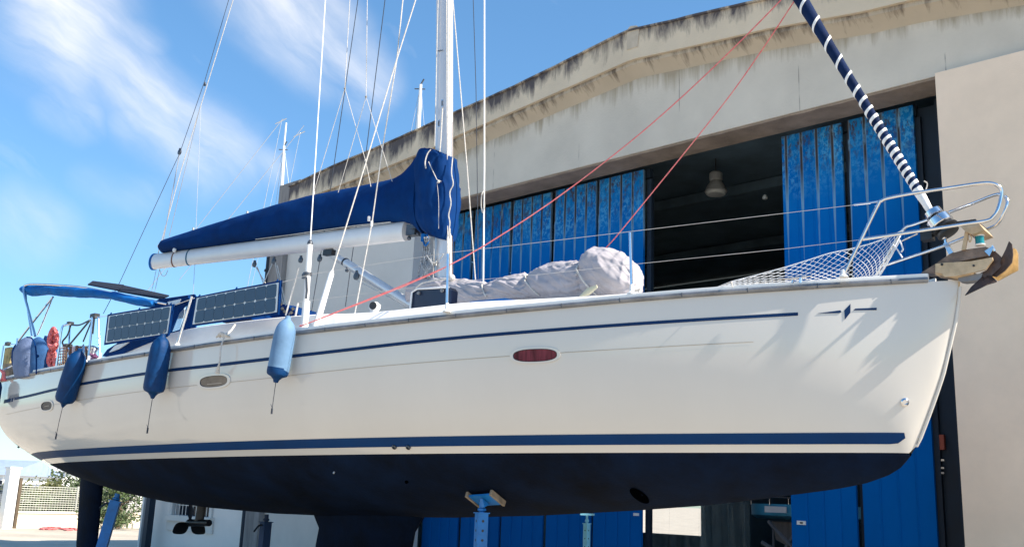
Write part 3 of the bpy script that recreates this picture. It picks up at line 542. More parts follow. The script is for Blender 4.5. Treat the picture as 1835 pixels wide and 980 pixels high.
def car(x, dep, ang, mat, lab):
    c = dx(x, 900, dep); c.z = 0; t = thing('parked_car', lab, 'car', c); u = V((cos(ang), sin(ang), 0)); n = V((-sin(ang), cos(ang), 0)); z = V((0, 0, 1))
    b = MB(); pr_ = [(-2.1, .35), (-2.1, .8), (-1.9, .95), (-1.2, 1.0), (-.7, 1.42), (.7, 1.45), (1.4, 1.0), (2.05, .9), (2.1, .35)]
    b.prism([c + u * x_ + z * z_ - n * .85 for x_, z_ in pr_], n * 1.7); mk('body', b, mat, t)
    b = MB(); b.prism([c + u * x_ + z * z_ - n * .86 for x_, z_ in [(-1.05, 1.02), (-.62, 1.36), (.62, 1.38), (1.2, 1.02)]], n * 1.72); mk('side_window', b, M['glass'], t)
    for sx in (-1.3, 1.3):
        for sy in (-.8, .8): b = MB(); b.lathe(c + u * sx + n * (sy - .1) + z * .32, n, [(.1, 0), (.3, 0), (.32, .03), (.32, .17), (.3, .2), (.1, .2)], 14); mk('wheel', b, M['black'], t)
car(30, 47, .2, M['pipe'], 'grey car parked beyond the left end of the mesh fence')
car(118, 44, .1, M['car'], 'white car parked beyond the fence, left of the rudder')
def house(x0, x1, ytop, dep, mat, lab, roofc, h2=0):
    P, Q = dx(x0, ytop, dep), dx(x1, ytop, dep); h = P.z; P.z = Q.z = 0; u = (Q - P); Lh = u.length; u = u.normalized(); n = V((-u.y, u.x, 0)); c = (P + Q) / 2 + n * 4
    t = thing('white_house', lab, 'house', c); b = MB(); b.box(c + V((0, 0, h / 2)), u * Lh / 2, n * 4, V((0, 0, h / 2))); mk('wall', b, mat, t)
    b = MB(); b.prism([P - u * .3 - n * .3 + V((0, 0, h)), P - u * .3 + n * 4 + V((0, 0, h + 1 + h2)), P - u * .3 + n * 8.3 + V((0, 0, h))], u * (Lh + .6)); mk('roof', b, roofc, t)
    for k in range(3):
        b = MB(); p_ = P + u * Lh * (k + .5) / 3 - n * .02 + V((0, 0, h * .55)); b.box(p_, u * .5, n * .04, V((0, 0, .6))); w_ = mk('window', b, M['white'], t); b = MB(); b.box(p_ - n * .03, u * .42, n * .03, V((0, 0, .52))); mk('pane', b, M['glass'], w_)
house(-60, 6, 848, 62, M['white'], 'pale house with blue-grey roof at the far left edge', M['roofb'])
house(34, 118, 842, 70, M['white'], 'bright white house beyond the fence under the yacht stern', M['white'], -.6)
house(150, 240, 872, 80, M['white'], 'distant white house behind the bushes by the annex', M['white'], -.6)
# distant masts
def dmast(x, yt, yb, dep, lab, r, spike=0):
    T = dx(x, yt, dep); B = dx(x - .02 * (yb - yt), yb, dep); t = thing('distant_mast', lab, 'mast', V((B.x, B.y, 0)), 'masts of boats behind the hangar')
    G_ = B + (B - T) * (B.z / (T.z - B.z)); B = dx(x - .055 * (yb - yt), yb, dep); G_ = B + (B - T) * (B.z / (T.z - B.z))
    b = MB(); b.tube([G_, B, T], [r, r, r * .6], 8); mk('mast', b, M['white'], t)
    b = MB(); b.tube([T, T + V((r * 1.2, 0, r * 2.5))], r * .35, 5); b.tube([T + V((-r * 2.5, 0, -r * 2)), T + V((r * 2, 0, -r * 2))], r * .25, 5); mk('masthead_fitting', b, M['gun'], t)
    b = MB(); b.tube([T, G_ + V((-1.6 * dep / 25, 0, 1))], .008, 4); b.tube([T, G_ + V((-.9 * dep / 25, .4, 1))], .008, 4); b.tube([T, G_ + V((1.4 * dep / 25, 1.5, 1))], .008, 4); mk('stay', b, M['wire'], t)
    if spike: b = MB(); b.tube([T, T + V((0, 0, spike))], .03, 5); mk('aerial', b, M['white'], t)
dmast(509, 262, 350, 34, 'thin white mast of another boat, left of the hangar parapet', .07, .9)
dmast(754, 152, 250, 33, 'white mast of another boat rising over the parapet beside the yacht mast', .085)
for x, yt, lab in ((505, 215, 'faint far mast left of the hangar end, nearest the spike mast'), (538, 238, 'faint far mast just above the parapet end')):
    T = dx(x, yt, 60); b = MB(); b.tube([T, V((T.x - 2.6, T.y, 0))], .02, 5); b.tube([T + V((-.4, 0, -.3)), T + V((.3, 0, .1))], .03, 5); mk('distant_stay', b, M['wire'], label=lab, cat='rigging wire')

for x0, y0, x1, y1, lab in ((350, 412, 507, 213, 'thin dark stay crossing the sky above the boom end'), (405, 398, 545, 225, 'faint stay crossing the sky left of the far white mast')):
    b = MB(); b.tube([dx(x0 - (x1 - x0) * .6, y0 + (y0 - y1) * .6, 45), dx(x1, y1, 45)], .014, 4); mk('distant_stay', b, M['wire'], label=lab, cat='rigging wire')

# ------------------------------------------------------------------ yacht
yacht = thing('sailing_yacht', 'large white sailing yacht with blue stripes and navy underbody propped up ashore', 'sailing yacht', V((bp(7.5, 0, 0).x, bp(7.5, 0, 0).y, 0)))
Y = yacht
ZK = [(0, 0), (.03, -.19), (.07, -.37), (.14, -.6), (.21, -.83), (.30, -1.05), (.37, -1.21), (.47, -1.43), (.52, -1.52), (.62, -1.63), (.74, -1.70), (.95, -1.77), (1.22, -1.82), (2.07, -1.93), (2.62, -1.99), (3.4, -2.05), (4.7, -2.13), (6, -2.18), (8, -2.21), (9.5, -2.20), (11, -2.15), (12, -2.09), (13, -1.99), (14, -1.83), (15, -1.6), (15.5, -1.45)]
LB = 15.4
BS = smoothtab([(0, 0), (.23, .125), (.67, .34), (1.03, .50), (1.5, .69), (2.37, 1.0), (2.9, 1.17), (3.6, 1.38), (4.5, 1.61), (5.4, 1.79), (6.7, 1.98), (8.2, 2.1), (10, 2.12), (11.5, 2.07), (13, 1.96), (14.5, 1.77), (15.5, 1.6)], 220, .5)
ZS = smoothtab([(0, 0), (1, -.03), (2.4, -.06), (3.6, -.1), (5, -.13), (7, -.15), (9, -.17), (12, -.17), (14.5, -.14), (15.9, -.11)], 100, .6)
def hb(s): return lerp(BS, s)
def hz(s): return lerp(ZS, s)
def hk(s): return lerp(ZK, s)
def hy(s, z):
    zs, zk = hz(s), hk(s); t = min(max((zs - z) / max(zs - zk, 1e-4), 0), 1); n = 2.6 + .4 * min(s / 3, 1) + max(0, (s - 12) * .12)
    return hb(s) * max(1 - t ** n, 0) ** .625
def HP(s, z, o=0., side=-1):                           # point on the hull skin, o metres proud of it
    e = .02; y = hy(s, z); a = V((1, (hy(s + e, z) - y) / e, 0)); b = V((0, (hy(s, z - e) - y) / -e, 1))
    n = V((a.y, -1, b.y)) * 1.; n = V((-a.y * 1., 1., -b.y)).normalized() if True else n
    return bp(s + n.x * o, side * (y + n.y * o), z + n.z * o)
def hit(x, y):                                         # (s, z) of the near hull skin at a place in the picture
    lat = -1.
    for _ in range(60):
        s, _l, z = bc(bx(x, y, lat)); s = min(max(s, .0), LB); lat = .5 * lat + .5 * (-hy(s, z))
    return s, z
ZWL = -1.507
ss = [0.004, .015] + [.03 + .05 * i for i in range(20)] + [1.05 + (LB - 1.05) * i / 110 for i in range(111)]
def rows_top(side): return [[HPs(s, hz(s) + (max(ZWL, hk(s)) - hz(s)) * k / 26, side) for k in range(27)] for s in ss]
def HPs(s, z, side): return bp(s, side * hy(s, z), z)
b = MB()
for sd in (-1, 1): b.grid(rows_top(sd))
tr_ = [HPs(LB, hz(LB) + (max(ZWL, hk(LB)) - hz(LB)) * k / 26, 1) for k in range(27)]; tl_ = [HPs(LB, hz(LB) + (max(ZWL, hk(LB)) - hz(LB)) * k / 26, -1) for k in range(27)]
b.grid([tr_, tl_]); mk('topsides', b, M['gel'], Y, ang=60)
b = MB()
for sd in (-1, 1):
    rows = []
    for s in ss:
        zk = hk(s)
        if zk > ZWL - .002: continue
        rows.append([HPs(s, zk + (ZWL - zk) * max(0, cos(pi / 2 * k / 26)) ** 1.6, sd) for k in range(27)])
    b.grid(rows)
mk('underbody', b, M['anti'], Y, ang=60)
b = MB(); b.grid([[bp(s, hb(s) * j / 5 * .995, hz(s) - .02 + .05 * (1 - (j / 5) ** 2) * min(1, s)) for j in range(-5, 6)] for s in ss]); mk('deck', b, M['deck'], Y)
def ribbon(name, s0, s1, zf, wf_, mat, o=.004, n=90, parent=Y, label=None):
    b = MB(); rows = []
    for i in range(n + 1):
        s = s0 + (s1 - s0) * i / n; z = zf(s); w = wf_(s); rows.append([HP(s, z - w, o), HP(s, z, o)])
    b.grid(rows); return mk(name, b, mat, parent, label=label)
zst = lambda s: -1.337
ribbon('boot_stripe', .53, 14.9, lambda s: -1.335, lambda s: .098 if s > .6 else .098 * max(.1, (s - .47) / .13), M['boot'], n=240)
b = MB(); b.grid([[HP(s, z, .004, 1) for z in (-1.43, -1.335)] for s in [.56 + (14.9 - .56) * i / 60 for i in range(61)]]); mk('boot_stripe', b, M['boot'], Y)
cpx = [(1430, 563), (1265, 572.5), (1100, 583), (980, 592), (860, 601.5), (740, 613), (620, 627), (540, 636), (450, 646.5), (370, 656), (305, 662.5), (220, 675), (149, 687), (100, 697), (60, 707), (40, 711.5), (26, 714)]
cT = sorted(hit(x, y) for x, y in cpx); cT = [c_ for c_ in cT]
cTs = smoothtab(cT, 100, .35)
ribbon('cove_stripe', cT[0][0], cT[-1][0], lambda s: lerp(cTs, s) + .017, lambda s: .028 + .012 * min(s / 8, 1), M['cove'])
gp = [(1350, 612), (1100, 625.5), (860, 641), (620, 661), (450, 681), (300, 695), (150, 715), (73, 729), (12, 742)]
gT = smoothtab(sorted(hit(x, y) for x, y in gp), 60, .5); ribbon('knuckle_line', gT[0][0], gT[-1][0], lambda s: lerp(gT, s), lambda s: .006, pbr('crease_tan', (.42, .36, .29), .5), .003)
def decal(name, poly, mat, o=.005):
    b = MB(); P = [HP(*hit(x, y), o) for x, y in poly]; Q = [HP(*hit(x, y), .0005) for x, y in poly]; n = len(P)
    b.add(P + Q, [tuple(range(n))] + [(i, (i + 1) % n, n + (i + 1) % n, n + i) for i in range(n)]); return mk(name, b, mat, Y, smooth=False)
decal('emblem_bar', [(1465, 561.5), (1506, 556), (1508, 559), (1504, 561)], M['cove']); decal('emblem_diamond', [(1513, 556), (1524, 544.5), (1524, 560), (1514, 572.5)], M['cove']); decal('emblem_bar', [(1529, 556), (1533, 553), (1571, 551.5), (1571, 555.5)], M['cove'])
decal('stripe_block', [(8, 716), (20, 713.5), (19, 720), (7, 722.5)], M['cove']); decal('stripe_block', [(21.5, 713.2), (24, 712.6), (23, 719.4), (20.5, 719.8)], M['cove'])
try:
    fcv = bpy.data.curves.new('txt', 'FONT'); fcv.body = 'BAVARIA'; fcv.size = .13; fcv.extrude = .001
    to = bpy.data.objects.new('txt', fcv); COL.objects.link(to); bpy.context.view_layer.update()
    tm_ = bpy.data.meshes.new_from_object(to); bpy.data.objects.remove(to)
    s1, z1 = hit(34, 711); b = MB(); s_b = [HP(s1 - (v.co.x - .55) * -1 * -1, z1 + v.co.y + v.co.x * .0, .004 + v.co.z * .2) for v in tm_.vertices]
    b.add([HP(min(s1 + .52 - v.co.x, LB), z1 + v.co.y * .9 - .02, .004) for v in tm_.vertices], [tuple(p.vertices) for p in tm_.polygons]); mk('name_lettering', b, M['lname'], Y, smooth=False)
except Exception as ex: print('text', ex)
# rubbing strake and toe rail, both sides
for sd in (-1, 1):
    b = MB(); rr_ = [.004 if s < .25 else .024 for s in ss[6:]]
    b.tube([bp(s, sd * (hb(s) + .012), hz(s) + .015) for s in ss[6:]], .026, 8); mk('rubbing_strake', b, M['rail'], Y)
    b = MB(); b.grid([[bp(s, sd * (hb(s) + .004), hz(s) + .035), bp(s, sd * (hb(s) + .002), hz(s) + .075), bp(s, sd * (hb(s) - .03), hz(s) + .075), bp(s, sd * (hb(s) - .035), hz(s) - .02)] for s in ss[6:]], True, True); mk('toe_rail', b, M['deck'], Y)
    b = MB()
    for k in range(26):
        s = .5 + k * .58; p_ = bp(s, sd * (hb(s) + .037), hz(s) + .015); b.box(p_, AX * .004, LAT * .003, UB * .02)
    mk('strake_joint', b, M['gun'], Y)
# stem band
b = MB(); b.tube([bp(lerp([(z, s) for s, z in ZK][::-1], z) - .012, 0, z) for z in [-1.5 + 1.5 * k / 24 for k in range(24)]], .016, 8); mk('stem_band', b, M['gel'], Y)
b = MB(); b.tube([bx(1719, 505), bx(1717, 525), bx(1713, 548), bx(1710, 562)], .009, 6); mk('bow_chain', b, M['bronze'], Y)
# port lights
def port(cx, cy, w, h, tilt, glass, fo=1.22, crease=False):
    def ell(k, fx_, n=40, p=2.6):
        o = []
        for i in range(n):
            a = 2 * pi * i / n; c_, s_ = cos(a), sin(a); rx = abs(c_) ** (2 / p) * (1 if c_ > 0 else -1); ry = abs(s_) ** (2 / p) * (1 if s_ > 0 else -1)
            x = rx * w / 2 * k + (0); y = ry * h / 2 * (k if k < 1.05 else fx_); o.append((cx + x, cy + y - tilt * x))
        return o
    b = MB(); O = [hit(*p) for p in ell(fo, fo * 1.12)]; I = [hit(*p) for p in ell(1, 1)]
    b.grid([[HP(*q_, .001) for q_ in O], [HP(*q_, .012) for q_ in O], [HP(*q_, .012) for q_ in I], [HP(*q_, .0015) for q_ in I]], True)
    pf = mk('portlight', b, M['gel'], Y, ang=30)
    b = MB(); b.add([HP(*q_, .004) for q_ in I], [tuple(range(40))]); mk('port_glass', b, glass, pf)
    b = MB(); b.tube([HP(*q_, .008) for q_ in I], .005, 5, closed=True); mk('port_gasket', b, M['gun'], pf)
    return pf
port(959.5, 636.5, 79, 23, .035, M['redg'], 1.14); port(384, 683, 49, 20, .09, M['tang'], 1.2); port(84.5, 727, 19, 15, .1, M['glass'], 1.2)
def through(x, y, r):
    s, z = hit(x, y); b = MB(); P0, P1 = HP(s, z, -.005), HP(s, z, .03); b.lathe(P0, P1 - P0, [(r * .5, 0), (r, .004), (r, .02), (r * .6, .03), (r * .5, .01)], 14); return b
mk('skin_fitting', through(707, 800, .028), M['gun'], Y); mk('skin_fitting', through(732, 800.5, .028), M['gun'], Y); mk('skin_fitting', through(1621, 720, .036), M['steel'], Y)
mk('skin_fitting', through(599, 845, .012), M['wire'], Y); mk('skin_fitting', through(729, 862, .02), M['oval'], Y); mk('skin_fitting', through(33, 800, .02), M['gun'], Y)
s, z = hit(1146, 887); b = MB(); P = [hit(1146 + 17 * cos(t_) + 4 * sin(t_), 887 + 12 * sin(t_) + 7 * cos(t_)) for t_ in [2 * pi * i / 24 for i in range(24)]]
b.add([HP(q[0], q[1], .006) for q in P], [tuple(range(24))]); mk('thruster_tunnel', b, M['oval'], Y)
# keel
def foil(rows, name, mat):
    b = MB(); R = []
    for (sf, sa, z, th_) in rows:
        ring = []
        for k in range(24):
            a = 2 * pi * k / 24; c_ = (1 - cos(a)) / 2; y = th_ * sin(a) * max(0, 1 - c_) ** .35 * 1.1; ring.append(bp(sf + (sa - sf) * c_, y, z))
        R.append(ring)
    b.grid(R, True, True); return mk(name, b, mat, Y)
kz = lambda x, y: bc(bx(x, y, 0))
kf, ka = kz(757, 929), kz(561, 922); kf2, ka2 = kz(742, 953), kz(571, 950); kf3, ka3 = kz(737, 985), kz(565, 985)
bot_ = -3.42
foil([(kf[0] + .05, ka[0], -1.9, .26), (kf[0], ka[0], kf[2] + .02, .26), (kf2[0], ka2[0], kf2[2], .2), (kf3[0], ka3[0], kf3[2], .18), (kf3[0] + .15, ka3[0] + .02, bot_, .2)], 'keel', M['anti'])
r1, r2 = kz(183, 868), kz(143, 868); r3, r4 = kz(172, 980), kz(136, 980)
foil([(r1[0], r2[0], -1.3, .1), (r1[0], r2[0], r1[2], .1), (r3[0], r4[0], r3[2], .09), (r3[0] + .05, r4[0] - .1, -3.0, .06)], 'rudder', M['anti'])
# propeller
pc = bx(342, 936, 0); prs = bc(pc)
b = MB(); b.tube([bp(prs[0] - .25, 0, -2.1), bp(prs[0] - .22, 0, prs[2])], .07, 10, flat=.4); b.tube([bp(prs[0] - .5, 0, prs[2] + .01), pc], [.05, .055], 12); prp = mk('propeller', b, M['gunp'], Y)
b = MB(); b.lathe(bp(prs[0] - .08, 0, prs[2]), -AX, [(.03, 0), (.055, .02), (.06, .12), (.03, .2), (.005, .23)], 14); mk('hub', b, M['gunp'], prp)
for k, a in enumerate((95, 208, 330)):
    b = MB(); d = LAT * cos(radians(a)) + UB * sin(radians(a)); e = (-LAT * sin(radians(a)) + UB * cos(radians(a))) * .8 + AX * .5; e.normalize(); o_ = bp(prs[0] + .02, 0, prs[2])
    R = []
    for i in range(9): t = i / 8; w = .015 + .085 * sin(pi * min(t * .93 + .05, 1)); R.append([o_ + d * (.04 + .28 * t) + e * w * q_ + d.cross(e) * (.007 if q_ == 0 else 0) for q_ in (-1, 0, 1)] + [o_ + d * (.04 + .28 * t) - d.cross(e) * .007])
    b.grid(R, True, True); mk('blade', b, M['gunp'], prp)

# coachroof
ctop = [(180, 644), (200, 636), (255, 612), (310, 594), (350, 586), (420, 577), (490, 569), (560, 563), (640, 562), (740, 552), (835, 541), (940, 537), (1050, 531), (1180, 522.5), (1280, 516)]
cr_ = []
for x, y in ctop:
    lat = -.9
    for _ in range(40):
        s, _l, z = bc(bx(x, y, lat)); lat = .5 * lat - .5 * max(.15, hb(s) - .38)
    cr_.append((s, z))
cr_ = smoothtab(sorted(cr_), 80, .3)
b = MB(); rows = []
for i in range(81):
    s, z = cr_[i] if i < len(cr_) else cr_[-1]; w = max(.15, hb(s) - .38); zd = hz(s) - .02; z = max(z, zd + .03)
    rows.append([bp(s, -w - .1, zd), bp(s, -w - .05, zd + (z - zd) * .5), bp(s, -w, z - .01), bp(s, -w + .06, z + .012), bp(s, -w * .4, z + .06), bp(s, w * .4, z + .06), bp(s, w - .06, z + .01), bp(s, w, z - .01), bp(s, w + .1, zd)])
b.grid(rows, False); b.add(rows[0], [tuple(range(9))]); b.add(rows[-1], [tuple(range(9))]); mk('coachroof', b, M['deck'], Y, ang=50)
def crz(s): return lerp(cr_, s)
# raised hatch with dark lens and the blue hatch cover in front of it
hq = [(735, 553), (739, 524), (748, 518), (804, 514.5), (808, 520), (806, 547)]
b = MB(); b.prism([bx(x, y, -.95) for x, y in hq], LAT * .12); hh = mk('deck_saloon_window', b, pbr('window_navy', (.004, .012, .04), .3), Y)
b = MB(); b.tube([bx(x, y, -.97) for x, y in [(735, 553), (738, 524), (748, 517.5), (804, 514.5)]], .012, 6); mk('window_edge', b, M['white'], hh)
for x in (751, 793): b = MB(); c = bx(x, 525 - (x - 751) * .1, -.96); b.lathe(c, -LAT, [(.022, 0), (.022, .02), (.01, .025)], 10); mk('window_knob', b, M['pipe'], hh)
b = MB(); b.prism([bx(x, y, -.9) for x, y in [(838, 548), (842, 540), (905, 534), (925, 537), (925, 541)]], LAT * .15); mk('hatch_cover', b, M['blue'], Y)
# vent cowl
vc = bx(671, 556, -.9); b = MB(); b.lathe(vc - UB * .1, UB, [(.06, 0), (.055, .1), (.075, .13), (.075, .17), (.04, .2), (0, .21)], 16); cw = mk('vent_cowl', b, M['white'], Y)
b = MB(); b.lathe(vc + UB * .045 - AX * .0, (AX * .6 - LAT), [(.035, .06), (.05, .075), (.045, .085), (0, .08)], 14); mk('cowl_mouth', b, M['black'], cw)

# ---- mast, boom
m1, m2 = bx(795, 520, 0), bx(796.8, 0, 0); md = (m2 - m1).normalized(); mb_ = m1 - md * .9; mt_ = m2 + md * 9.5
side = (-AX - md * (-AX).dot(md)).normalized(); lat2 = md.cross(side)
def ring(o, a, b_, n=28): return [o + side * cos(2 * pi * k / n) * a + lat2 * sin(2 * pi * k / n) * b_ for k in range(n)]
b = MB(); b.grid([ring(mb_ + (mt_ - mb_) * t, .142, .09) for t in (0, .3, .6, 1)], True, True); mast = mk('mast', b, M['alu'], Y, ang=60)
b = MB()
for k in (-1, 1): b.box((mb_ + mt_) / 2 - side * .134 + LAT * (.022 * k - .045), side * .012, LAT * .007, md * (mt_ - mb_).length / 2)
mk('mast_track', b, M['white'], mast)
b = MB(); b.tube([m1 - md * .3 - side * .16 - LAT * .05, m2 - side * .14 - LAT * .04, mt_], .008, 6); b.tube([m1 - side * .16 - LAT * .09, m2 - side * .13 - LAT * .1, mt_], .006, 6); b.tube([bx(779, 262, -.12), bx(783, 80, -.12), bx(785, 0, -.12), mt_], .006, 5); mk('halyard', b, M['rope'], mast)
b = MB(); b.tube([m1 - md * .2 - side * .14 + LAT * .02, m2 - side * .13, mt_], .007, 6); mk('red_halyard', b, pbr('maroon', (.2, .1, .08), .8), mast)
for (x, y) in ((787.5, 222), (793.5, 186)):
    b = MB(); c = bx(x, y, -.085); b.box(c, side * .012, LAT * .014, md * .055); q_ = mk('halyard_exit', b, M['steel'], mast); b = MB(); b.box(c - LAT * .012, side * .007, LAT * .006, md * .038); mk('slot', b, M['black'], q_)
b = MB(); b.tube([bx(793, 195, -.12), bx(790, 250, -.14), bx(788, 272, -.14)], .009, 6); mk('halyard_tail', b, M['rope'], mast)
b = MB()
for k in range(6): c = bx(784.5 + k * 1.8, 92 - k * .35, -.1); b.box(c, side * .0045, LAT * .004, md * (.005 + .002 * (k % 2)))
mk('maker_mark', b, M['gun'], mast)
for h in (6.5, 9.8):                                       # spreaders, above the frame
    b = MB()
    for k in (-1, 1): b.tube([mb_ + md * h, mb_ + md * h + LAT * k * (1.5 - .05 * h) + side * .35], [.05, .03], 8, flat=.4)
    mk('spreader', b, M['alu'], mast)
B0, B1 = bx(277, 469, -.0), bx(728, 414, 0.); bd = (B1 - B0).normalized(); bu = LAT.cross(bd).normalized(); bu = bu if bu.z > 0 else -bu
def bring(o, k=1., n=24): return [o + bu * cos(2 * pi * j / n) * .142 * k + LAT * sin(2 * pi * j / n) * .085 * k for j in range(n)]
b = MB(); b.grid([bring(B0 + (B1 - B0) * t, 1.0) for t in (0, .25, .5, .75, 1)], True, True); boom = mk('boom', b, M['boom'], Y, ang=60)
b = MB(); b.grid([bring(B0 - bd * .05, 1.0), bring(B0 - bd * .045, 1.08), bring(B0 + bd * .02, 1.08), bring(B0 + bd * .02, 1.0)], True, True); b.box(B0 - bd * .08 + bu * .06, bd * .04, LAT * .03, bu * .05); mk('boom_end_cap', b, M['blue'], boom)
for t, mt2, nm in ((.108, pbr('brown_strap', (.2, .09, .06), .8), 'boom_strap'), (.178, pbr('teal_strap', (.02, .12, .2), .8), 'boom_strap')):
    b = MB(); o_ = B0 + (B1 - B0) * t; b.grid([bring(o_ - bd * .02, 1.0), bring(o_ - bd * .02, 1.03), bring(o_ + bd * .02, 1.03), bring(o_ + bd * .02, 1.0)], True); b.ball(o_ - bu * .12 - bd * .02, .022, 6); mk(nm, b, mt2, boom)
b = MB(); b.box(bx(741, 413, -.02), bd * .085, LAT * .06, bu * .075); b.box(bx(760, 417, 0), bd * .05, LAT * .03, bu * .03); b.box(bx(741, 406, -.09), bd * .05, LAT * .012, bu * .03); b.ball(bx(733, 427, -.04), .03, 8); b.ball(bx(748, 419, -.09), .018, 8); mk('gooseneck', b, M['gun'], boom)
# highlight along the boom groove below cover, modelled as a thin pale cord
b = MB(); b.tube([bx(458, 429, -.075), bx(520, 421, -.08), bx(560, 415, -.08), bx(640, 404, -.08), bx(700, 398, -.08)], .008, 5); mk('groove_highlight', b, M['rope'], boom)
# sail cover
top = [(291, 442), (297, 430), (345, 414), (440, 384), (500, 366), (555, 351), (640, 335), (690, 325), (710, 320), (728, 309), (742, 294), (752, 277), (763, 266)]
bot2 = [(293, 453), (297, 452), (345, 446), (440, 433), (500, 425), (555, 417), (640, 405), (690, 399), (710, 398), (728, 399), (742, 404), (752, 415), (763, 424)]
b = MB(); rows = []
def interp_px(T, x): return lerp(T, x)
xs_ = [291, 292.5, 295, 299] + [305 + i * 6 for i in range(77)]
for i, x in enumerate(xs_):
    yt, yb = lerp(top, x), lerp(bot2, x); lo_, hi_ = bx(x, yb, -.02), bx(x, yt, 0); R = []; hgt = (hi_ - lo_).length
    wmid = min(.17, .10 + .02 * i) * (.55 if i < 2 else 1) + .05 * max(0, (x - 600) / 160)
    for k in range(28):
        a = 2 * pi * k / 28; v_ = (1 - cos(a)) / 2; w = wmid * sin(a) * (1.15 - .35 * v_) ; w *= (1 if True else 0)
        P = lo_ + (hi_ - lo_) * v_; nn_ = noise.noise(V((x * .035, v_ * 4, 1 if sin(a) > 0 else 5)))
        w += (.022 * nn_ + .012 * noise.noise(V((x * .11, v_ * 9 + x * .05, 3)))) * (1 if sin(a) > 0 else -1) * min(1, i / 8) * abs(sin(a))
        R.append(P + LAT * w)
    rows.append(R)
b.grid(rows, True, True); cov = mk('sail_cover', b, M['navy'], Y, ang=80)
# the collar of the cover wrapped round the mast
b = MB(); rows = []; 
cl_ = [(268, 759, 786, .10), (271, 756, 800, .14), (278, 753, 812, .17), (300, 748, 814, .2), (330, 744, 817, .22), (370, 745, 816, .23), (398, 752, 813, .22), (415, 764, 810, .19), (424, 775, 808, .16), (428, 788, 806, .12)]
C2 = []
for j in range(len(cl_) - 1):
    for q_ in range(5):
        t = q_ / 5; C2.append(tuple(cl_[j][i] * (1 - t) + cl_[j + 1][i] * t for i in range(4)))
C2.append(cl_[-1])
for j, (cy_, xl_, xr_, hl) in enumerate(C2):
    l_, r_ = bx(xl_, cy_, 0), bx(xr_, cy_ + (5 if j > 4 else 3), 0); R = []
    for k in range(64):
        a = 2 * pi * k / 64; u_ = (1 - cos(a)) / 2; fold = .02 * noise.noise(V((cos(a) * 3 + cy_ * .012, sin(a) * 3, cy_ * .03))) + .011 * noise.noise(V((cos(a) * 7 + cy_ * .05, sin(a) * 6, cy_ * .06)))
        # diagonal tension folds
        fold += .03 * (abs(sin(u_ * 7 + cy_ * .055 + 2 * noise.noise(V((u_ * 3, cy_ * .02, 2))))) ** .6 - .5) * (.3 + u_)
        sq_ = abs(sin(a)) ** .7 * (1 if sin(a) > 0 else -1)
        R.append(l_ + (r_ - l_) * u_ + LAT * (hl * sq_ + (fold if sin(a) > 0 else -fold)) + UB * fold * .3)
    rows.append(R)
b.grid(rows, True, True); colr = mk('cover_collar', b, M['navyf'], Y, ang=80)
b = MB(); b.tube(spline([bx(772, 268, -.24), bx(766, 276, -.26), bx(762, 290, -.27), bx(763, 302, -.27)], 4), .009, 5); b.tube([bx(768, 290, -.26), bx(783, 322, -.28), bx(790, 325, -.28)], .006, 5); b.tube(spline([bx(783, 326, -.29), bx(786, 360, -.28), bx(786, 410, -.23)], 4), .003, 4); b.ball(bx(786, 326, -.29), .02, 6)
mk('cover_tie', b, M['rope'], colr)
b = MB(); b.tube(spline([bx(811, 283, -.1), bx(809, 310, -.14), bx(812, 330, -.13), bx(806, 345, -.14), bx(808, 365, -.14), bx(804, 385, -.13), bx(806, 400, -.12), bx(803, 424, -.11)], 5), [.008] * 36, 5); mk('cover_lacing', b, M['rope'], colr)
b = MB(); b.prism([bx(816, 335, .1), bx(824, 337, .1), bx(820, 372, .1), bx(811, 405, .1), bx(808, 400, .1)], LAT * .02); mk('cover_flap', b, M['navy'], colr)
for (x, y) in ((346, 413), (443, 384), (562, 349)):
    b = MB(); p = bx(x, y, -.03); b.box(p + UB * .02, AX * .012, LAT * .012, UB * .03); mk('jack_line_loop', b, M['rope'], cov)
b = MB(); b.ball(bx(287, 441, 0), .05, 8); mk('sail_tack_roll', b, M['white'], cov); b = MB(); b.lathe(bx(312, 448, -.11), -LAT, [(.04, -.02), (.045, 0), (.03, .015)], 14); mk('cover_vent', b, M['white'], cov)
# mast base rope bundle
b = MB()
for k in range(12): b.tube(spline([bx(760 + (k % 4) * 3.2, 425, -.15 - .01 * k), bx(757 + (k % 5) * 3.8, 455, -.18 + .01 * k), bx(753 + (k * 5 % 12) * 2, 475, -.17), bx(749 + (k * 7 % 12) * 2, 496 + k % 4, -.15)], 5), .009, 5)
mk('halyard_bundle', b, M['grope'], Y)
b = MB(); b.tube(spline([bx(763, 420, -.2), bx(758, 428, -.2), bx(762, 440, -.2), bx(768, 432, -.2), bx(765, 420, -.2)], 5), .012, 6); b.box(bx(759, 426, -.17), AX * .03, LAT * .02, UB * .05); mk('blue_tie', b, M['blue'], Y)
b = MB(); b.tube(spline([bx(774, 466, -.13), bx(780, 472, -.14), bx(790, 462, -.14), bx(795, 455, -.14)], 4), .009, 5); b.tube([bx(778, 430, -.13), bx(776, 500, -.13)], .009, 5); b.box(bx(780, 472, -.12), AX * .02, LAT * .015, UB * .03); mk('mast_cleat', b, M['rope'], Y)
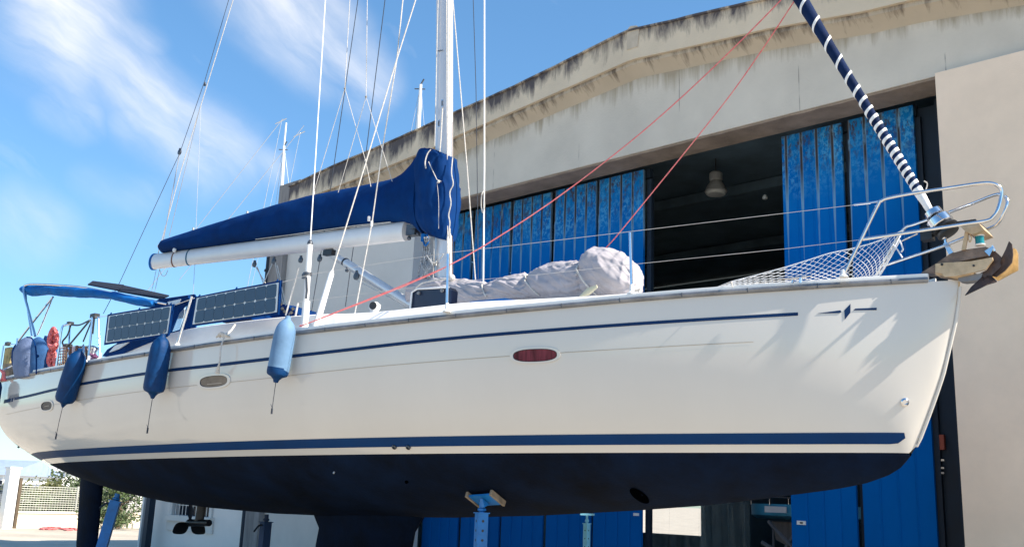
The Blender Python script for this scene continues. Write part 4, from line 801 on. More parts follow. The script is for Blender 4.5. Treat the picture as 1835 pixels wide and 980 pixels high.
# kicker strut
k1, k2 = bx(606, 462, 0), bx(736, 545, 0); b = MB(); b.tube([k1, k1 + (k2 - k1) * .47], .048, 14); b.tube([k1 + (k2 - k1) * .1, k2 + (k2 - k1) * .1], .062, 14); kk = mk('boom_vang', b, M['alu'], Y)
b = MB(); b.lathe(k1 + (k2 - k1) * .1, k2 - k1, [(.063, 0), (.068, .005), (.068, .03), (.063, .035)], 14); b.box(bx(590, 453, 0), bd * .1, LAT * .04, bu * .04); mk('vang_collar', b, M['black'], kk)
b = MB(); b.tube([bx(590, 460, -.04), bx(640, 493, -.05), bx(735, 558, -.05)], .009, 5); b.tube([bx(640, 497, -.05), bx(735, 549, -.05)], .011, 5); b.tube([bx(640, 503, -.06), bx(733, 553, -.05)], .011, 5); mk('vang_rope', b, M['rope'], kk)
def block(x, y, lat, r=.045, parent=None, nm='pulley_block', dirv=None):
    p = bx(x, y, lat); dv = dirv or UB; b = MB(); b.lathe(p - LAT * .02, LAT, [(r * .5, 0), (r, .006), (r, .03), (r * .5, .04)], 14); b.box(p + LAT * 0 + dv * r * .6, AX * r * .35, LAT * .014, dv * r * .9); return mk(nm, b, M['gun'], parent or Y)
block(639, 495, -.06, .055); block(622, 484, -.04, .03)
for x, y in ((456, 474), (491, 468), (539, 466), (573, 464)): block(x, y, -.05, .045)
b = MB(); L2 = lambda *a: b.tube(list(a), .008, 5)
L2(bx(456, 474, -.05), bx(516, 575, .0)); L2(bx(461, 478, -.05), bx(472, 508, -.1)); L2(bx(493, 470, -.05), bx(511, 562, -.2)); L2(bx(489, 470, -.05), bx(472, 508, -.2)); L2(bx(497, 475, -.05), bx(515, 563, -.2))
b.tube([bx(535, 480, -.6), bx(512, 565, -.7)], .012, 6); b.tube([bx(534, 543, -.8), bx(529, 568, -.8)], .014, 6)
mk('mainsheet', b, M['rope'], Y)
b = MB()
for x, y in ((503, 545), (506, 553), (500, 540), (510, 558), (525, 553), (522, 560)): b.ball(bx(x, y, -.5), .026, 7)
mk('sheet_tackle', b, M['wood'], Y)

# ---- standing rigging (each wire a part)
def wirep(name, mat, r, *pts):
    b = MB(); P = [bx(*q) for q in pts]; P.append(P[-1] + (P[-1] - P[-2]).normalized() * 3.0); b.tube(P, r, 6); return mk(name, b, mat, Y)
w1 = wirep('cap_shroud', M['white'], .007, (556, 434, -1.9), (583, 0, -1.7))
b = MB(); b.tube([bx(545, 592, -1.9), bx(549, 540, -1.9)], .045, 12); b.tube([bx(548, 545, -1.9), bx(555.5, 437, -1.9)], .033, 12); c1 = mk('shroud_sleeve', b, M['white'], w1)
b = MB(); b.lathe(bx(555.5, 437, -1.9), UB, [(.034, -.01), (.036, .0), (.028, .03), (.008, .05)], 12); b.lathe(bx(551, 492, -1.9), UB, [(.04, -.02), (.055, -.01), (.055, .02), (.03, .03)], 10); b.tube([bx(549, 497, -1.95), bx(550, 520, -1.95), bx(548.5, 535, -1.95)], .014, 6); b.box(bx(546, 495, -1.93), AX * .03, LAT * .02, UB * .03); mk('sleeve_clamp', b, M['gun'], w1)
w2 = wirep('lower_shroud', M['rope'], .0085, (594, 490, -1.55), (653, 300, -1.25), (711, 107, -.95), (745, 0, -.8))
b = MB(); b.tube([bx(565, 588, -1.7), bx(594, 490, -1.55)], [.042, .034], 12); b.tube([bx(594, 490, -1.55), bx(596, 484, -1.545)], [.03, .012], 10); mk('shroud_sleeve', b, M['white'], w2)
w3 = wirep('lower_shroud', M['rope'], .008, (635, 566, -1.2), (667, 397, -1.1), (684, 275, -1.0), (711, 108, -.93), (722, 0, -.85))
b = MB(); b.box(bx(666, 401, -1.1), AX * .012, LAT * .012, UB * .035); b.box(bx(661, 392, -1.1), AX * .012, LAT * .012, UB * .03); mk('tape_knot', b, M['white'], w3)
wirep('baby_stay', M['rope'], .0075, (852, 502, .1), (837, 300, .05), (815, 40, 0))
w5 = wirep('pole_lift', M['white'], .010, (866, 508, -.1), (868, 300, -.1), (868, 0, -.1))
b = MB(); b.tube(spline([bx(867, 340, -.12), bx(863, 350, -.13), bx(862, 368, -.13), bx(865, 381, -.13), bx(868, 370, -.13), bx(867, 345, -.13)], 4), .008, 5); mk('rope_loop', b, M['rope'], w5)
wirep('dark_halyard', M['drope'], .005, (857, 500, .3), (855, 300, .3), (853, 160, .3), (848, 0, .3))
wirep('far_shroud', M['drope'], .007, (557, 566, 1.6), (581, 417, 1.6), (598, 300, 1.6), (641.5, 0, 1.5))
wirep('far_shroud', M['drope'], .007, (619, 549, 1.2), (639, 400, 1.2), (656, 275, 1.2), (690, 0, 1.1))
wirep('lazy_jack', M['rope'], .005, (618, 159, -.1), (627, 0, -.05)); wirep('lazy_jack', M['rope'], .005, (656, 174, -.1), (658, 12, -.05))
for nm, a, c in (('lazy_jack', (618, 159), (562, 345)), ('lazy_jack', (618, 159), (655, 288)), ('lazy_jack', (656, 174), (606, 345)), ('lazy_jack', (656, 174), (703, 326)), ('lazy_jack', (655, 288), (666, 341))):
    b = MB(); b.tube([bx(*a, -.1), bx(*c, -.12)], .0048, 5); b.ball(bx(*a, -.1), .018, 6); mk(nm, b, M['rope'], Y)
wirep('topping_lift', M['rope'], .008, (283, 455, 0), (326, 300, 0), (372, 150, 0), (418, 0, 0))
wirep('backstay', M['drope'], .0055, (185, 562, -.9), (215, 505, -.8), (322, 275, -.3), (367, 145, -.1), (410, 0, 0))
b = MB(); 
for a, c, r in (((322, 275), (291, 440), .009), ((359, 190), (303, 424), .006), ((360, 190), (351, 412), .004), ((352, 416), (345, 548), .004), ((280, 483), (272, 522), .005), ((286, 482), (277, 524), .005)): b.tube([bx(*a, -.02), bx(*c, -.03)], r, 5)
mk('running_lines', b, M['wire'], Y)
block(322, 273, -.05, .05, dirv=UB); block(367, 152, 0, .03, dirv=UB)
b = MB(); b.tube(spline([bx(286, 483, 0), bx(290, 493, 0), bx(296, 494, 0), bx(301, 484, 0)], 4), .006, 5); mk('reef_loop', b, M['rope'], boom)

# ---- lifelines and stanchions
def stan(x0, y0, x1, y1, lat0, lat1, r=.013, nm='stanchion', base=True):
    b = MB(); P, Q = bx(x0, y0, lat0), bx(x1, y1, lat1); b.tube([P, Q], r, 10); o = mk(nm, b, M['steel'], Y)
    if base: b = MB(); b.lathe(P - UB * .02, UB, [(.045, 0), (.045, .015), (.022, .03), (.02, .09), (.014, .1)], 12); mk('stanchion_base', b, M['white'], o)
    return o
def lt(s): return -hb(s) + .05
stan(1132, 524, 1129, 417, -1.08, -1.08, .014); stan(801, 556, 803, 455, -1.68, -1.68, .016); stan(318, 617, 344, 531, -2.05, -2.05, .016)
stan(158, 647, 166, 568, -2.05, -2.05, .017); stan(179, 642, 176, 568, -2.05, -2.05, .015)
b = MB()
b.tube([bx(1577, 362, -.42), bx(1560, 364, -.45), bx(1340, 390, -.78), bx(1129, 415, -1.08), bx(960, 435, -1.42), bx(803, 453, -1.68), bx(660, 475, -1.9), bx(555, 492, -2.0)], .0026, 5)
b.tube([bx(1555, 428, -.42), bx(1405, 446, -.68), bx(1130, 474, -1.08), bx(965, 492, -1.42), bx(802, 506, -1.68), bx(680, 523, -1.88), bx(535, 541, -2.0)], .0024, 5)
b.tube([bx(555, 492, -2.0), bx(500, 507, -2.03)], .004, 5); b.tube([bx(348, 534, -2.05), bx(307, 549, -2.05)], .005, 5); b.tube([bx(196, 566, -2.05), bx(170, 568, -2.05)], .005, 5)
mk('lifeline', b, M['wire'], Y)
b = MB(); b.tube([bx(1574, 361, -.42), bx(1535, 367, -.47)], .008, 6); b.tube([bx(1530, 367, -.48), bx(1560, 364, -.44)], .009, 6); mk('lifeline_turnbuckle', b, M['steel'], Y)
# pushpit bits with black hoses
b = MB()
b.tube(spline([bx(100, 660, -1.95), bx(106, 620, -1.95), bx(111, 588, -1.95), bx(118, 582, -1.9), bx(128, 580, -1.85)], 5), .016, 8); b.tube([bx(122, 650, -1.8), bx(125, 582, -1.8)], .014, 8)
b.tube([bx(0, 660, -1.7), bx(6, 619, -1.7), bx(14, 616, -1.7), bx(30, 618, -1.75)], .014, 8); b.tube([bx(35, 672, -1.8), bx(28, 645, -1.8), bx(31, 606, -1.8)], .014, 8); b.tube([bx(4, 664, -1.7), bx(30, 652, -1.75)], .014, 8)
b.tube([bx(149, 620, -1.7), bx(152, 650, -1.9), bx(156, 655, -2)], .02, 6)
mk('pushpit', b, M['steel'], Y)
b = MB()
b.tube(spline([bx(128, 582, -1.9), bx(143, 582, -1.9), bx(162, 573, -1.9)], 6), .013, 6); b.tube(spline([bx(127, 582, -1.9), bx(121, 600, -1.9), bx(112, 612, -1.9), bx(115, 619, -1.9), bx(122, 619, -1.9)], 6), .013, 6)
b.tube([bx(125, 617, -1.9), bx(161, 574, -1.95)], .014, 6); b.tube([bx(149, 612, -1.9), bx(165, 573, -1.95)], .011, 6); b.tube([bx(165, 598, -1.98), bx(168, 570, -1.98)], .022, 6); b.box(bx(170, 566, -2.02), AX * .07, LAT * .04, UB * .03); b.box(bx(126, 579, -1.85), AX * .04, LAT * .04, UB * .02); b.box(bx(121, 619, -1.9), AX * .06, LAT * .05, UB * .02); b.box(bx(14, 616, -1.72), AX * .05, LAT * .03, UB * .03)
mk('rail_padding', b, M['black'], Y)
bk = MB(); bk.box(bx(100, 640, -1.7), AX * .02, LAT * .02, UB * .02); 
# slatted stern seat
seat = bx(128, 645, -1.55)
b = MB(); st = mk('stern_seat', MB().box(bx(132, 656, -1.5), AX * .42, LAT * .1, UB * .05), M['teak'], Y)
for k in range(9):
    x = 113 + k * 5.6; P, Q = bx(x, 658 - k, -1.55), bx(x + 2.5, 619 + (k % 2), -1.55); b = MB(); b.box((P + Q) / 2, AX * .022, LAT * .015, (Q - P) / 2); mk('slat', b, M['teak'] if k % 3 else M['white'], st)
b = MB()
for j in range(7): b.tube([bx(104, 655 - j * 5, -1.8), bx(122, 652 - j * 5, -1.8)], .006, 4)
for j in range(6): b.tube([bx(104 + j * 3.5, 658, -1.8), bx(106 + j * 3.5, 620, -1.8)], .006, 4)
mk('wicker_panel', b, M['wood'], Y)
# winch
b = MB(); wc = bx(164, 640, -1.6); b.lathe(wc - UB * .12, UB, [(.09, 0), (.09, .05), (.06, .09), (.06, .2), (.085, .24), (.085, .27), (.03, .3)], 18); mk('winch', b, M['steel'], Y)
b = MB(); 
for k in range(8): b.tube(spline([bx(160 + k * 1.5, 632 + (k * 5) % 11, -1.75), bx(170 + k, 640 + (k * 3) % 9, -1.8), bx(164 + (k * 7) % 14, 650, -1.8)], 5), .012, 5)
mk('sheet_tangle', b, pbr('purple_rope', (.3, .1, .22), .9, var=.6, scale=20), Y)

# ---- pulpit
def latp(pts, r, name='pulpit'):
    b = MB(); b.tube(spline([bx(*p) for p in pts], 6), r, 10); return b
b = MB()
nearl = [(1512, 492, -.50), (1545, 425, -.46), (1574, 366, -.42), (1580, 360, -.42), (1592, 355, -.41), (1640, 346, -.36), (1700, 337, -.3), (1755, 329, -.25), (1776, 328.5, -.22), (1788, 333, -.2), (1795, 342, -.18), (1793, 358, -.18), (1787, 378, -.2), (1779, 389, -.21), (1766, 396, -.23), (1713, 404, -.3), (1620, 418, -.38), (1542, 429.5, -.45)]
b.tube(spline([bx(*p) for p in nearl], 5), .0155, 10)
pul = mk('pulpit', b, M['steel'], Y)
farl = [(1570, 494, .5), (1600, 440, .46), (1620, 410, .44), (1640, 402, .42), (1692, 384, .34), (1740, 366, .28), (1778, 351, .22), (1793, 348.5, .2), (1803, 354, .16), (1805, 365, .14), (1799, 382, .14), (1790, 398, .17), (1776, 408, .2), (1735, 423, .26), (1690, 441, .33), (1589, 475, .45)]
b = MB(); b.tube(spline([bx(*p) for p in farl], 5), .0145, 10); b.tube([bx(1795, 344, -.18), bx(1800, 352, .18)], .014, 8); b.tube([bx(1644, 419, .42), bx(1616, 432, .44)], .01, 8); mk('pulpit_far_rail', b, M['steel'], pul)
b = MB(); b.lathe(bx(1512, 497, -.5), UB, [(.04, 0), (.04, .012), (.024, .03), (.02, .07), (.016, .075)], 12); mk('pulpit_foot', b, M['white'], pul)
b = MB(); b.prism([bx(1713, 400, -.12), bx(1714, 397, -.12), bx(1748, 392.5, -.12), bx(1749, 396, -.12)], LAT * .32); mk('bow_seat_pad', b, M['black'], pul)
b = MB(); b.prism([bx(1718, 403, -.16), bx(1752, 398, -.16), bx(1764, 412, -.16), bx(1742, 420, -.16), bx(1729, 414, -.16)], LAT * .3); mk('bow_seat', b, M['bronze'], pul)
b = MB(); b.box((bx(1733, 415, -.1) + bx(1727, 448, -.1)) / 2, AX * .016, LAT * .012, (bx(1733, 415, -.1) - bx(1727, 448, -.1)) / 2); b.tube(spline([bx(1737, 418, -.1), bx(1741, 426, -.1), bx(1738, 434, -.1), bx(1734, 424, -.1)], 4), .006, 5); mk('seat_post', b, M['bronze'], pul)
b = MB(); lc_ = bx(1756.5, 440, -.05); b.lathe(lc_, UB, [(.04, 0), (.042, .003), (.042, .01), (.036, .012)], 16); nl = mk('bow_light', b, M['white'], pul); b = MB(); b.lathe(lc_ + UB * .082, UB, [(.036, 0), (.042, .002), (.042, .01), (.02, .014)], 16); mk('light_cap', b, M['white'], pul)
b = MB(); b.lathe(lc_ + UB * .012, UB, [(.037, 0), (.037, .07)], 16); mk('light_lens', b, M['teal'], pul)

# ---- bow fitting and anchor
b = MB()
b.prism([bx(*p, -.10) for p in ((1676, 473), (1689, 471), (1740, 468), (1778, 461), (1779, 466), (1766, 483), (1745, 488), (1712, 495), (1692, 496), (1688, 490), (1676, 489))], LAT * .025)
ar_ = mk('bow_roller', b, M['bronze'], Y)
b = MB(); b.prism([bx(*p, .08) for p in ((1676, 473), (1740, 463), (1778, 455), (1779, 466), (1766, 483), (1712, 495), (1676, 489))], LAT * .025); b.prism([bx(*p, -.08) for p in ((1676, 488), (1712, 494), (1745, 487), (1745, 491), (1712, 498), (1676, 492))], LAT * .16); mk('roller_cheek', b, M['bronze'], ar_)
b = MB(); b.prism([bx(*p, -.085) for p in ((1650, 489), (1676, 473), (1702, 455), (1728, 447.5), (1766, 442), (1773, 445), (1770, 458), (1740, 464), (1712, 470), (1676, 474), (1676, 488), (1664, 489))], LAT * .17); mk('roller_top_plate', b, M['brown'], ar_)
b = MB(); b.lathe(bx(1688, 474, -.101), -LAT, [(.0, .0), (.012, 0), (.012, .006), (0, .006)], 10); b.lathe(bx(1745, 476, -.101), -LAT, [(.0, .0), (.01, 0), (.01, .006), (0, .006)], 10); mk('roller_bolt', b, M['black'], ar_)
b = MB(); b.prism([bx(*p, -.06) for p in ((1716, 497), (1761, 489), (1757, 501), (1726, 504.5), (1718, 503))], LAT * .12); mk('roller_underplate', b, M['pipe'], ar_)
b = MB(); b.prism([bx(*p, -.11) for p in ((1764, 450), (1778, 441), (1780, 445), (1773, 459))], LAT * .03); b.tube([bx(1778, 440, -.1), bx(1783, 450, -.1)], .008, 6); mk('roller_bracket', b, M['steel'], ar_)
b = MB(); b.prism([bx(*p, -.03) for p in ((1690, 436), (1697, 434), (1708, 452), (1700, 456))], LAT * .06); b.ball(bx(1692, 426, 0), .02, 8); b.tube([bx(1692, 422, 0), bx(1696, 440, 0)], .012, 8); mk('tack_plate', b, M['steel'], ar_)
an = thing('anchor', 'dark plough anchor with an ochre side plate hanging in the bow roller', 'anchor', bx(1775, 490, 0))
b = MB(); b.prism([bx(*p, -.05) for p in ((1772, 452), (1783, 450), (1796, 462), (1794, 478), (1776, 495), (1763, 497), (1757, 489), (1768, 484), (1780, 466))], LAT * .10); mk('shank', b, M['fluke'], an)
def wedge(poly, mat, nm, l0, l1, th_):                     # plate that slants across the boat: each corner has its own lat
    b = MB(); P = [bx(x, y, l) for x, y, l in poly]; b.prism(P, LAT * th_); return mk(nm, b, mat, an)
wedge([(1795, 461, -.02), (1802, 447, -.16), (1808, 432, -.2), (1813, 437, -.2), (1815, 455, -.18), (1813, 470, -.15), (1800, 485, -.1), (1785, 496, -.07), (1776, 494, -.03), (1790, 478, -.02)], M['fluke'], 'fluke', 0, 0, .02)
wedge([(1762, 494, -.04), (1776, 494, -.07), (1786, 503, -.07), (1785, 505, -.08), (1768, 510, -.12), (1750, 519, -.18), (1729, 529, -.24), (1740, 514, -.18)], M['fluke'], 'fluke', 0, 0, .02)
wedge([(1816, 444, .05), (1821, 447, .10), (1824, 455, .12), (1824, 484, .12), (1812, 490, .06), (1788, 503, .0), (1778, 496, -.03), (1800, 486, -.05), (1814, 470, -.03)], M['orange'], 'side_plate', 0, 0, .02)

# ---- furled headsail
f0, f1 = bx(1667, 378, 0), bx(1433, -4, 0); fd = (f1 - f0).normalized(); flen = (f1 - f0).length
RT = [(0, .026), (.08, .04), (.25, .044), (.45, .046), (.61, .048), (.81, .056), (1.0, .072), (1.4, .095), (2.6, .12)]
fax = fd.orthogonal().normalized(); fay = fd.cross(fax); fx_l = (-AX - fd * (-AX).dot(fd)).normalized(); fy_l = fd.cross(fx_l)
def fr(t): return lerp(RT, t)
def fpnt(t, a, k=1., o=0.): r = fr(t) * k + o; return f0 + fd * flen * t + fx_l * cos(a) * r + fy_l * sin(a) * r * .93
sailt = thing('furled_headsail', 'furled navy headsail bound with a spiral of white tape on the forestay', 'furled sail', f0)
TM = [2.4 * i / 120 for i in range(121)]
b = MB(); b.grid([[fpnt(t, 2 * pi * k / 24, 1 + .02 * noise.noise(V((t * 9, k * .3, 0)))) for k in range(24)] for t in TM], True, True); mk('sail_roll', b, M['navy'] if False else pbr('navy_sacrificial_strip', (.004, .018, .07), .8, spec=.15, var=.25, scale=4, bump=.3, bscale=50), sailt)
stx = [(170, 30), (230, 115), (285, 205), (335, 290), (377, 360), (411, 425), (440, 470), (465, 515), (487, 552), (507, 585), (525, 618), (543, 650), (558, 680), (575, 712), (592, 742), (608, 770), (625, 800), (643, 830), (660, 860), (675, 890), (688, 912), (698, 930)]
ts = []
for zx, zy in stx:
    P = bx(1380 + zx / 2.578, zy / 2.578, 0); ts.append((P - f0).dot(fd) / flen)
ts = ts[::-1]; pitch = ts[-1] - ts[-2]
ts += [ts[-1] + pitch * (i + 1) * 1.02 for i in range(14)]; ph_T = list(enumerate(ts))
b = MB(); rows = []; NST = 26
tw = .024
for i in range((len(ts) - 1) * NST):
    ph = i / NST; t = lerp([(float(k), q) for k, q in ph_T], ph); a = 2 * pi * ph + 1.2; r = fr(t); hw = (.0185 if ph > 13 else .0185) / flen * (1 + .25 * noise.noise(V((ph * 3, 0, 0))))
    rows.append([fpnt(t - hw, a, 1, .003), fpnt(t - hw * .9, a, 1, .007), fpnt(t + hw * .9, a, 1, .007), fpnt(t + hw, a, 1, .003)])
b.grid(rows); mk('white_tape', b, M['white'], sailt)
b = MB(); b.grid([[fpnt(t, 2 * pi * k / 20, 1.05 + .12 * noise.noise(V((t * 40, k * .9, 0))), .004) for k in range(20)] for t in [-.02 + .11 * i / 14 for i in range(15)]], True, True); mk('sail_tack', b, M['white'], sailt)
b = MB(); b.tube(spline([fpnt(.07, 3.2, 1, .02), fpnt(.09, 3.3, 1, .06), fpnt(.1, 3.0, 1, .05)], 4), .006, 5); mk('tape_tail', b, M['rope'], sailt)
dc = bx(1686, 398, 0); dd = (bx(1668, 376, 0) - bx(1692, 408, 0)).normalized()
b = MB(); o_ = bx(1690, 405, 0); hL = (bx(1668, 376, 0) - o_).length
b.lathe(o_, dd, [(.03, -.02), (.1, 0), (.112, .015), (.108, .085), (.085, .1), (.06, .105)], 28); fdm = mk('furler_drum', b, M['steel'], sailt)
b = MB(); b.lathe(o_ + dd * .115, dd, [(.06, 0), (.08, .01), (.076, .06), (.055, .075), (.03, .08)], 24); mk('drum_collar', b, M['steel'], fdm)
b = MB(); b.lathe(o_ + dd * .075, dd, [(.085, 0), (.085, .012), (.06, .02)], 24); b.lathe(o_ - dd * .03, dd, [(.05, -.03), (.105, -.012), (.12, .0), (.115, .012), (.05, .02)], 28); b.lathe(o_ - dd * .1, dd, [(.04, 0), (.1, .01), (.1, .04), (.06, .06)], 24); b.box(bx(1662, 420, 0), AX * .05, LAT * .05, UB * .06)
mk('drum_guard', b, M['black'], fdm)
b = MB(); b.tube([bx(1660, 372, 0), bx(1671, 383, 0)], .018, 8); b.tube([bx(1669, 372, -.03), bx(1674, 384, -.03)], .012, 6); mk('drum_swivel', b, M['black'], fdm)

# ---- bow netting
nt_top = [(1283, 515.5), (1312, 504), (1350, 494.5), (1410, 478), (1450, 465.5), (1485, 454), (1525, 446), (1560, 437), (1595, 424), (1619, 412)]
nt_bot = [(1283, 516.5), (1312, 514.5), (1350, 512), (1410, 508), (1450, 505), (1485, 502.5), (1525, 499), (1545, 497), (1560, 496), (1576, 494)]
nl_ = lambda i: .98 - .56 * i / 9
def netp(u, v):
    u = max(0, min(8.9999, u * 9)); i = int(u); t = u - i
    f_ = lambda T: (T[i][0] * (1 - t) + T[i + 1][0] * t, T[i][1] * (1 - t) + T[i + 1][1] * t)
    a, c = f_(nt_bot), f_(nt_top); sag = 6 * sin(pi * v) * sin(pi * min(1, u / 9)) * .6
    latv = .98 - .56 * u / 9 - .25 * sin(pi * v) * (1 if True else 0) * .5
    return bx(a[0] * (1 - v) + c[0] * v + sag * .4, a[1] * (1 - v) + c[1] * v + sag, latv)
netb = MB()
rows_n = 13
def cord(fn, n=26, r=.003):
    P = [fn(k / n) for k in range(n + 1)]; P = [p for p in P if p is not None]
    if len(P) > 2: netb.tube(P, r, 4)
us = 21
for k in range(-7, us + 1):                           # two diagonal families of cord
    for sg in (1, -1):
        def fn(q, k=k, sg=sg):
            u = (k + (q * 6 if sg > 0 else (1 - q) * 6)) / us; v = q
            return netp(u ** .85 if u > 0 else 0, v) if 0.0 <= u <= 1.0 else None
        cord(fn, 20)
netb.tube([netp(i / 30, 1) for i in range(31)], .006, 5); netb.tube([netp(i / 30, 0.0) for i in range(31)], .006, 5); netb.tube([netp(1, i / 10) for i in range(11)], .006, 5)
mk('safety_net', netb, M['net'], label='white safety netting laced under the far bow rail', cat='netting')
# near triangle of netting from the pulpit foot
def netq(u, v):
    A_, B_, C_, D_ = (1514, 494), (1578, 494), (1602, 452), (1545, 462)
    x = (A_[0] * (1 - u) + B_[0] * u) * (1 - v) + (D_[0] * (1 - u) + C_[0] * u) * v; y = (A_[1] * (1 - u) + B_[1] * u) * (1 - v) + (D_[1] * (1 - u) + C_[1] * u) * v
    return bx(x, y + 4 * sin(pi * u) * v, -.45 + .3 * v)
netb = MB()
netb.tube(spline([bx(1612, 430, .3), bx(1618, 445, .3), bx(1615, 452, .3)], 4), .008, 5); netb.tube(spline([bx(1600, 438, .3), bx(1608, 447, .3), bx(1617, 462, .3)], 4), .007, 5); netb.tube([bx(1578, 492, .4), bx(1612, 432, .4)], .007, 5)
mk('net_tie_line', netb, M['net'], label='knotted white tie lines at the upper corner of the netting', cat='netting')
# mooring cleat on bow
b = MB(); c = bx(1432, 500, -.55); b.tube([bx(1395, 499, -.72), bx(1415, 499.5, -.7), bx(1435, 497, -.68), bx(1455, 494, -.66)], [.006, .012, .012, .006], 8)
for x in (1420, 1434): b.tube([bx(x, 507, -.69), bx(x + .5, 498, -.69)], .012, 8)
mk('mooring_cleat', b, M['steel'], Y)
b = MB(); b.tube([bx(1283, 516, -.6), bx(1311, 505, -.95), bx(1313, 515, -.95)], .006, 5); mk('net_tie', b, M['rope'], Y)

# ---- rolled dinghy under grey cover
tops = [(733, 541, 4), (736, 530, 14), (744, 522, 20), (757, 519, 24), (775, 521, 26), (800, 524, 26), (830, 527, 25), (860, 530, 24), (876, 530, 22.5), (890, 526, 25), (910, 521, 27), (935, 519, 28), (946, 520, 25), (952, 519, 26), (962, 514, 31), (985, 510, 36), (1010, 506, 39), (1035, 506, 39), (1047, 505, 33), (1053, 502, 33), (1060, 496, 43), (1075, 492, 47), (1095, 492, 46), (1115, 497, 43), (1130, 501, 38), (1140, 504, 26), (1144, 506, 8)]
rd = thing('covered_dinghy', 'rolled dinghy wrapped in a wrinkled grey cover on the foredeck', 'covered dinghy', bx(940, 535, 0))
def tabi(T, x, k):
    for a_, b_ in zip(T, T[1:]):
        if x <= b_[0]: t = (x - a_[0]) / (b_[0] - a_[0]); t2 = t * t * (3 - 2 * t); return a_[k] * (1 - t2) + b_[k] * t2
    return T[-1][k]
necks = [877, 948, 1050]
b = MB(); rows = []; NX = 340; NA = 120
for i in range(NX + 1):
    x = 733 + 411 * i / NX; cy, r = tabi(tops, x, 1), tabi(tops, x, 2); c = bx(x, cy, 0); sc = (bx(x, cy - r, 0) - c).length; R = []
    for k in range(NA):
        a = 2 * pi * k / NA; nv = V((x * .022, cos(a) * 1.1, sin(a) * 1.1)); w = .035 * noise.noise(nv)
        for nx in necks:                                  # gathers radiate from the lashings
            d_ = abs(x - nx); w += .022 * math.exp(-d_ / 14.) * noise.noise(V((a * 4.2, nx, d_ * .015))) * 1.6
        w += .016 * (abs(noise.noise(V((x * .035 + cos(a) * 1.4, sin(a) * 1.6 + x * .01, 7)))) - .25) + .004 * noise.noise(V((x * .16, cos(a) * 4, sin(a) * 4)))
        if x > 1052:                                      # tension folds across the head
            w += .022 * (abs(noise.noise(V((a * 1.5 + (x - 1052) * .03, (x - 1052) * .008, 3)))) - .2) * 1.4
        q3 = V((x * .018 + cos(a) * .9, sin(a) * 1.1, x * .006)); rg = 1 - 2 * abs(noise.noise(q3 * 1.7)); w += .016 * (max(0, rg) ** 4) - .012 * max(0, 1 - 3.2 * abs(noise.noise(q3 * 2.9 + V((5, 1, 2))))) ** 2
        for nx, ln_ in ((1050, 30.), (877, 16.), (948, 18.)):   # radial pleats at the cords
            d_ = abs(x - nx); w += .026 * math.exp(-d_ / ln_) * (abs(sin(a * 6.5 + 1.7 * noise.noise(V((d_ * .03, a, nx)))) + .0) - .6) * min(1, d_ / 5 + .3)
        rr__ = sc * (1 + w / max(sc, .05) * .9); sq = 1.0
        R.append(c + UB * cos(a) * rr__ + LAT * sin(a) * rr__ * .95)
    rows.append(R)
b.grid(rows, True, True); mk('cover', b, M['grey'], rd, ang=180)
def lash(x0, y0, x1, y1):
    b = MB(); P = []
    for k in range(16):
        t = k / 15; x = x0 + (x1 - x0) * t; r = tabi(tops, x, 2); cy = tabi(tops, x, 1); y = y0 + (y1 - y0) * t; v_ = max(-1, min(1, (cy - y) / r)); rr_ = (bx(x, cy - r, 0) - bx(x, cy, 0)).length
        P.append(bx(x, cy, 0) + UB * v_ * rr_ * 1.03 - LAT * sqrt(max(0, 1 - v_ * v_)) * rr_ * 1.03)
    b.tube(P, .010, 6); mk('lashing', b, M['rope'], rd)
lash(869, 506, 888, 536); lash(948, 496, 984, 534); lash(948, 493, 962, 505); lash(1049, 474, 1056, 500); lash(1049, 474, 1085, 534)
b = MB(); pA, pB = bx(1038, 532, -.36), bx(1070, 513, -.36); b.tube([pA, (pA + pB) / 2, pB], [.01, .045, .02], 10, flat=.35); mk('paddle_blade', b, pbr('cream_plastic', (.62, .57, .4), .5), rd)
b = MB(); b.ball(bx(809, 498, -.1), .05, 8); b.tube(spline([bx(738, 528, -.3), bx(752, 510, -.28), bx(775, 503, -.26), bx(800, 500, -.2)], 4), .012, 5); mk('cover_rope', b, M['rope'], rd)
b = MB(); b.tube(spline([bx(1136, 523, -1.02), bx(1142, 520, -1.02), bx(1148, 518, -1.02)], 3), .009, 5); b.tube([bx(1140, 518, -1.02), bx(1146, 524, -1.02)], .008, 5); mk('rope_knot', b, M['rope'], Y)

# ---- red sheets to the headsail
b = MB(); b.tube(spline([bx(538, 583, -1.95), bx(560, 576, -1.93), bx(780, 488, -1.3), bx(950, 388, -.8), bx(1097, 280, -.45), bx(1200, 194, -.3), bx(1310, 91, -.2), bx(1400, 0, -.12), bx(1440, -45, -.1)], 4), .007, 6)
b.tube(spline([bx(560, 576, -1.93), bx(700, 520, -1.5), bx(800, 478, -1.25)], 3), .006, 5)
mk('jib_sheet', b, M['red'], label='long red rope sloping from the side deck up to the headsail', cat='rope')
b = MB(); b.tube(spline([bx(1084, 446, .3), bx(1120, 405, .28), bx(1286, 200, .1), bx(1360, 98, .05), bx(1425, 0, 0), bx(1450, -40, 0)], 4), .007, 6)
mk('jib_sheet', b, M['red'], label='steeper red rope rising from behind the covered dinghy', cat='rope')

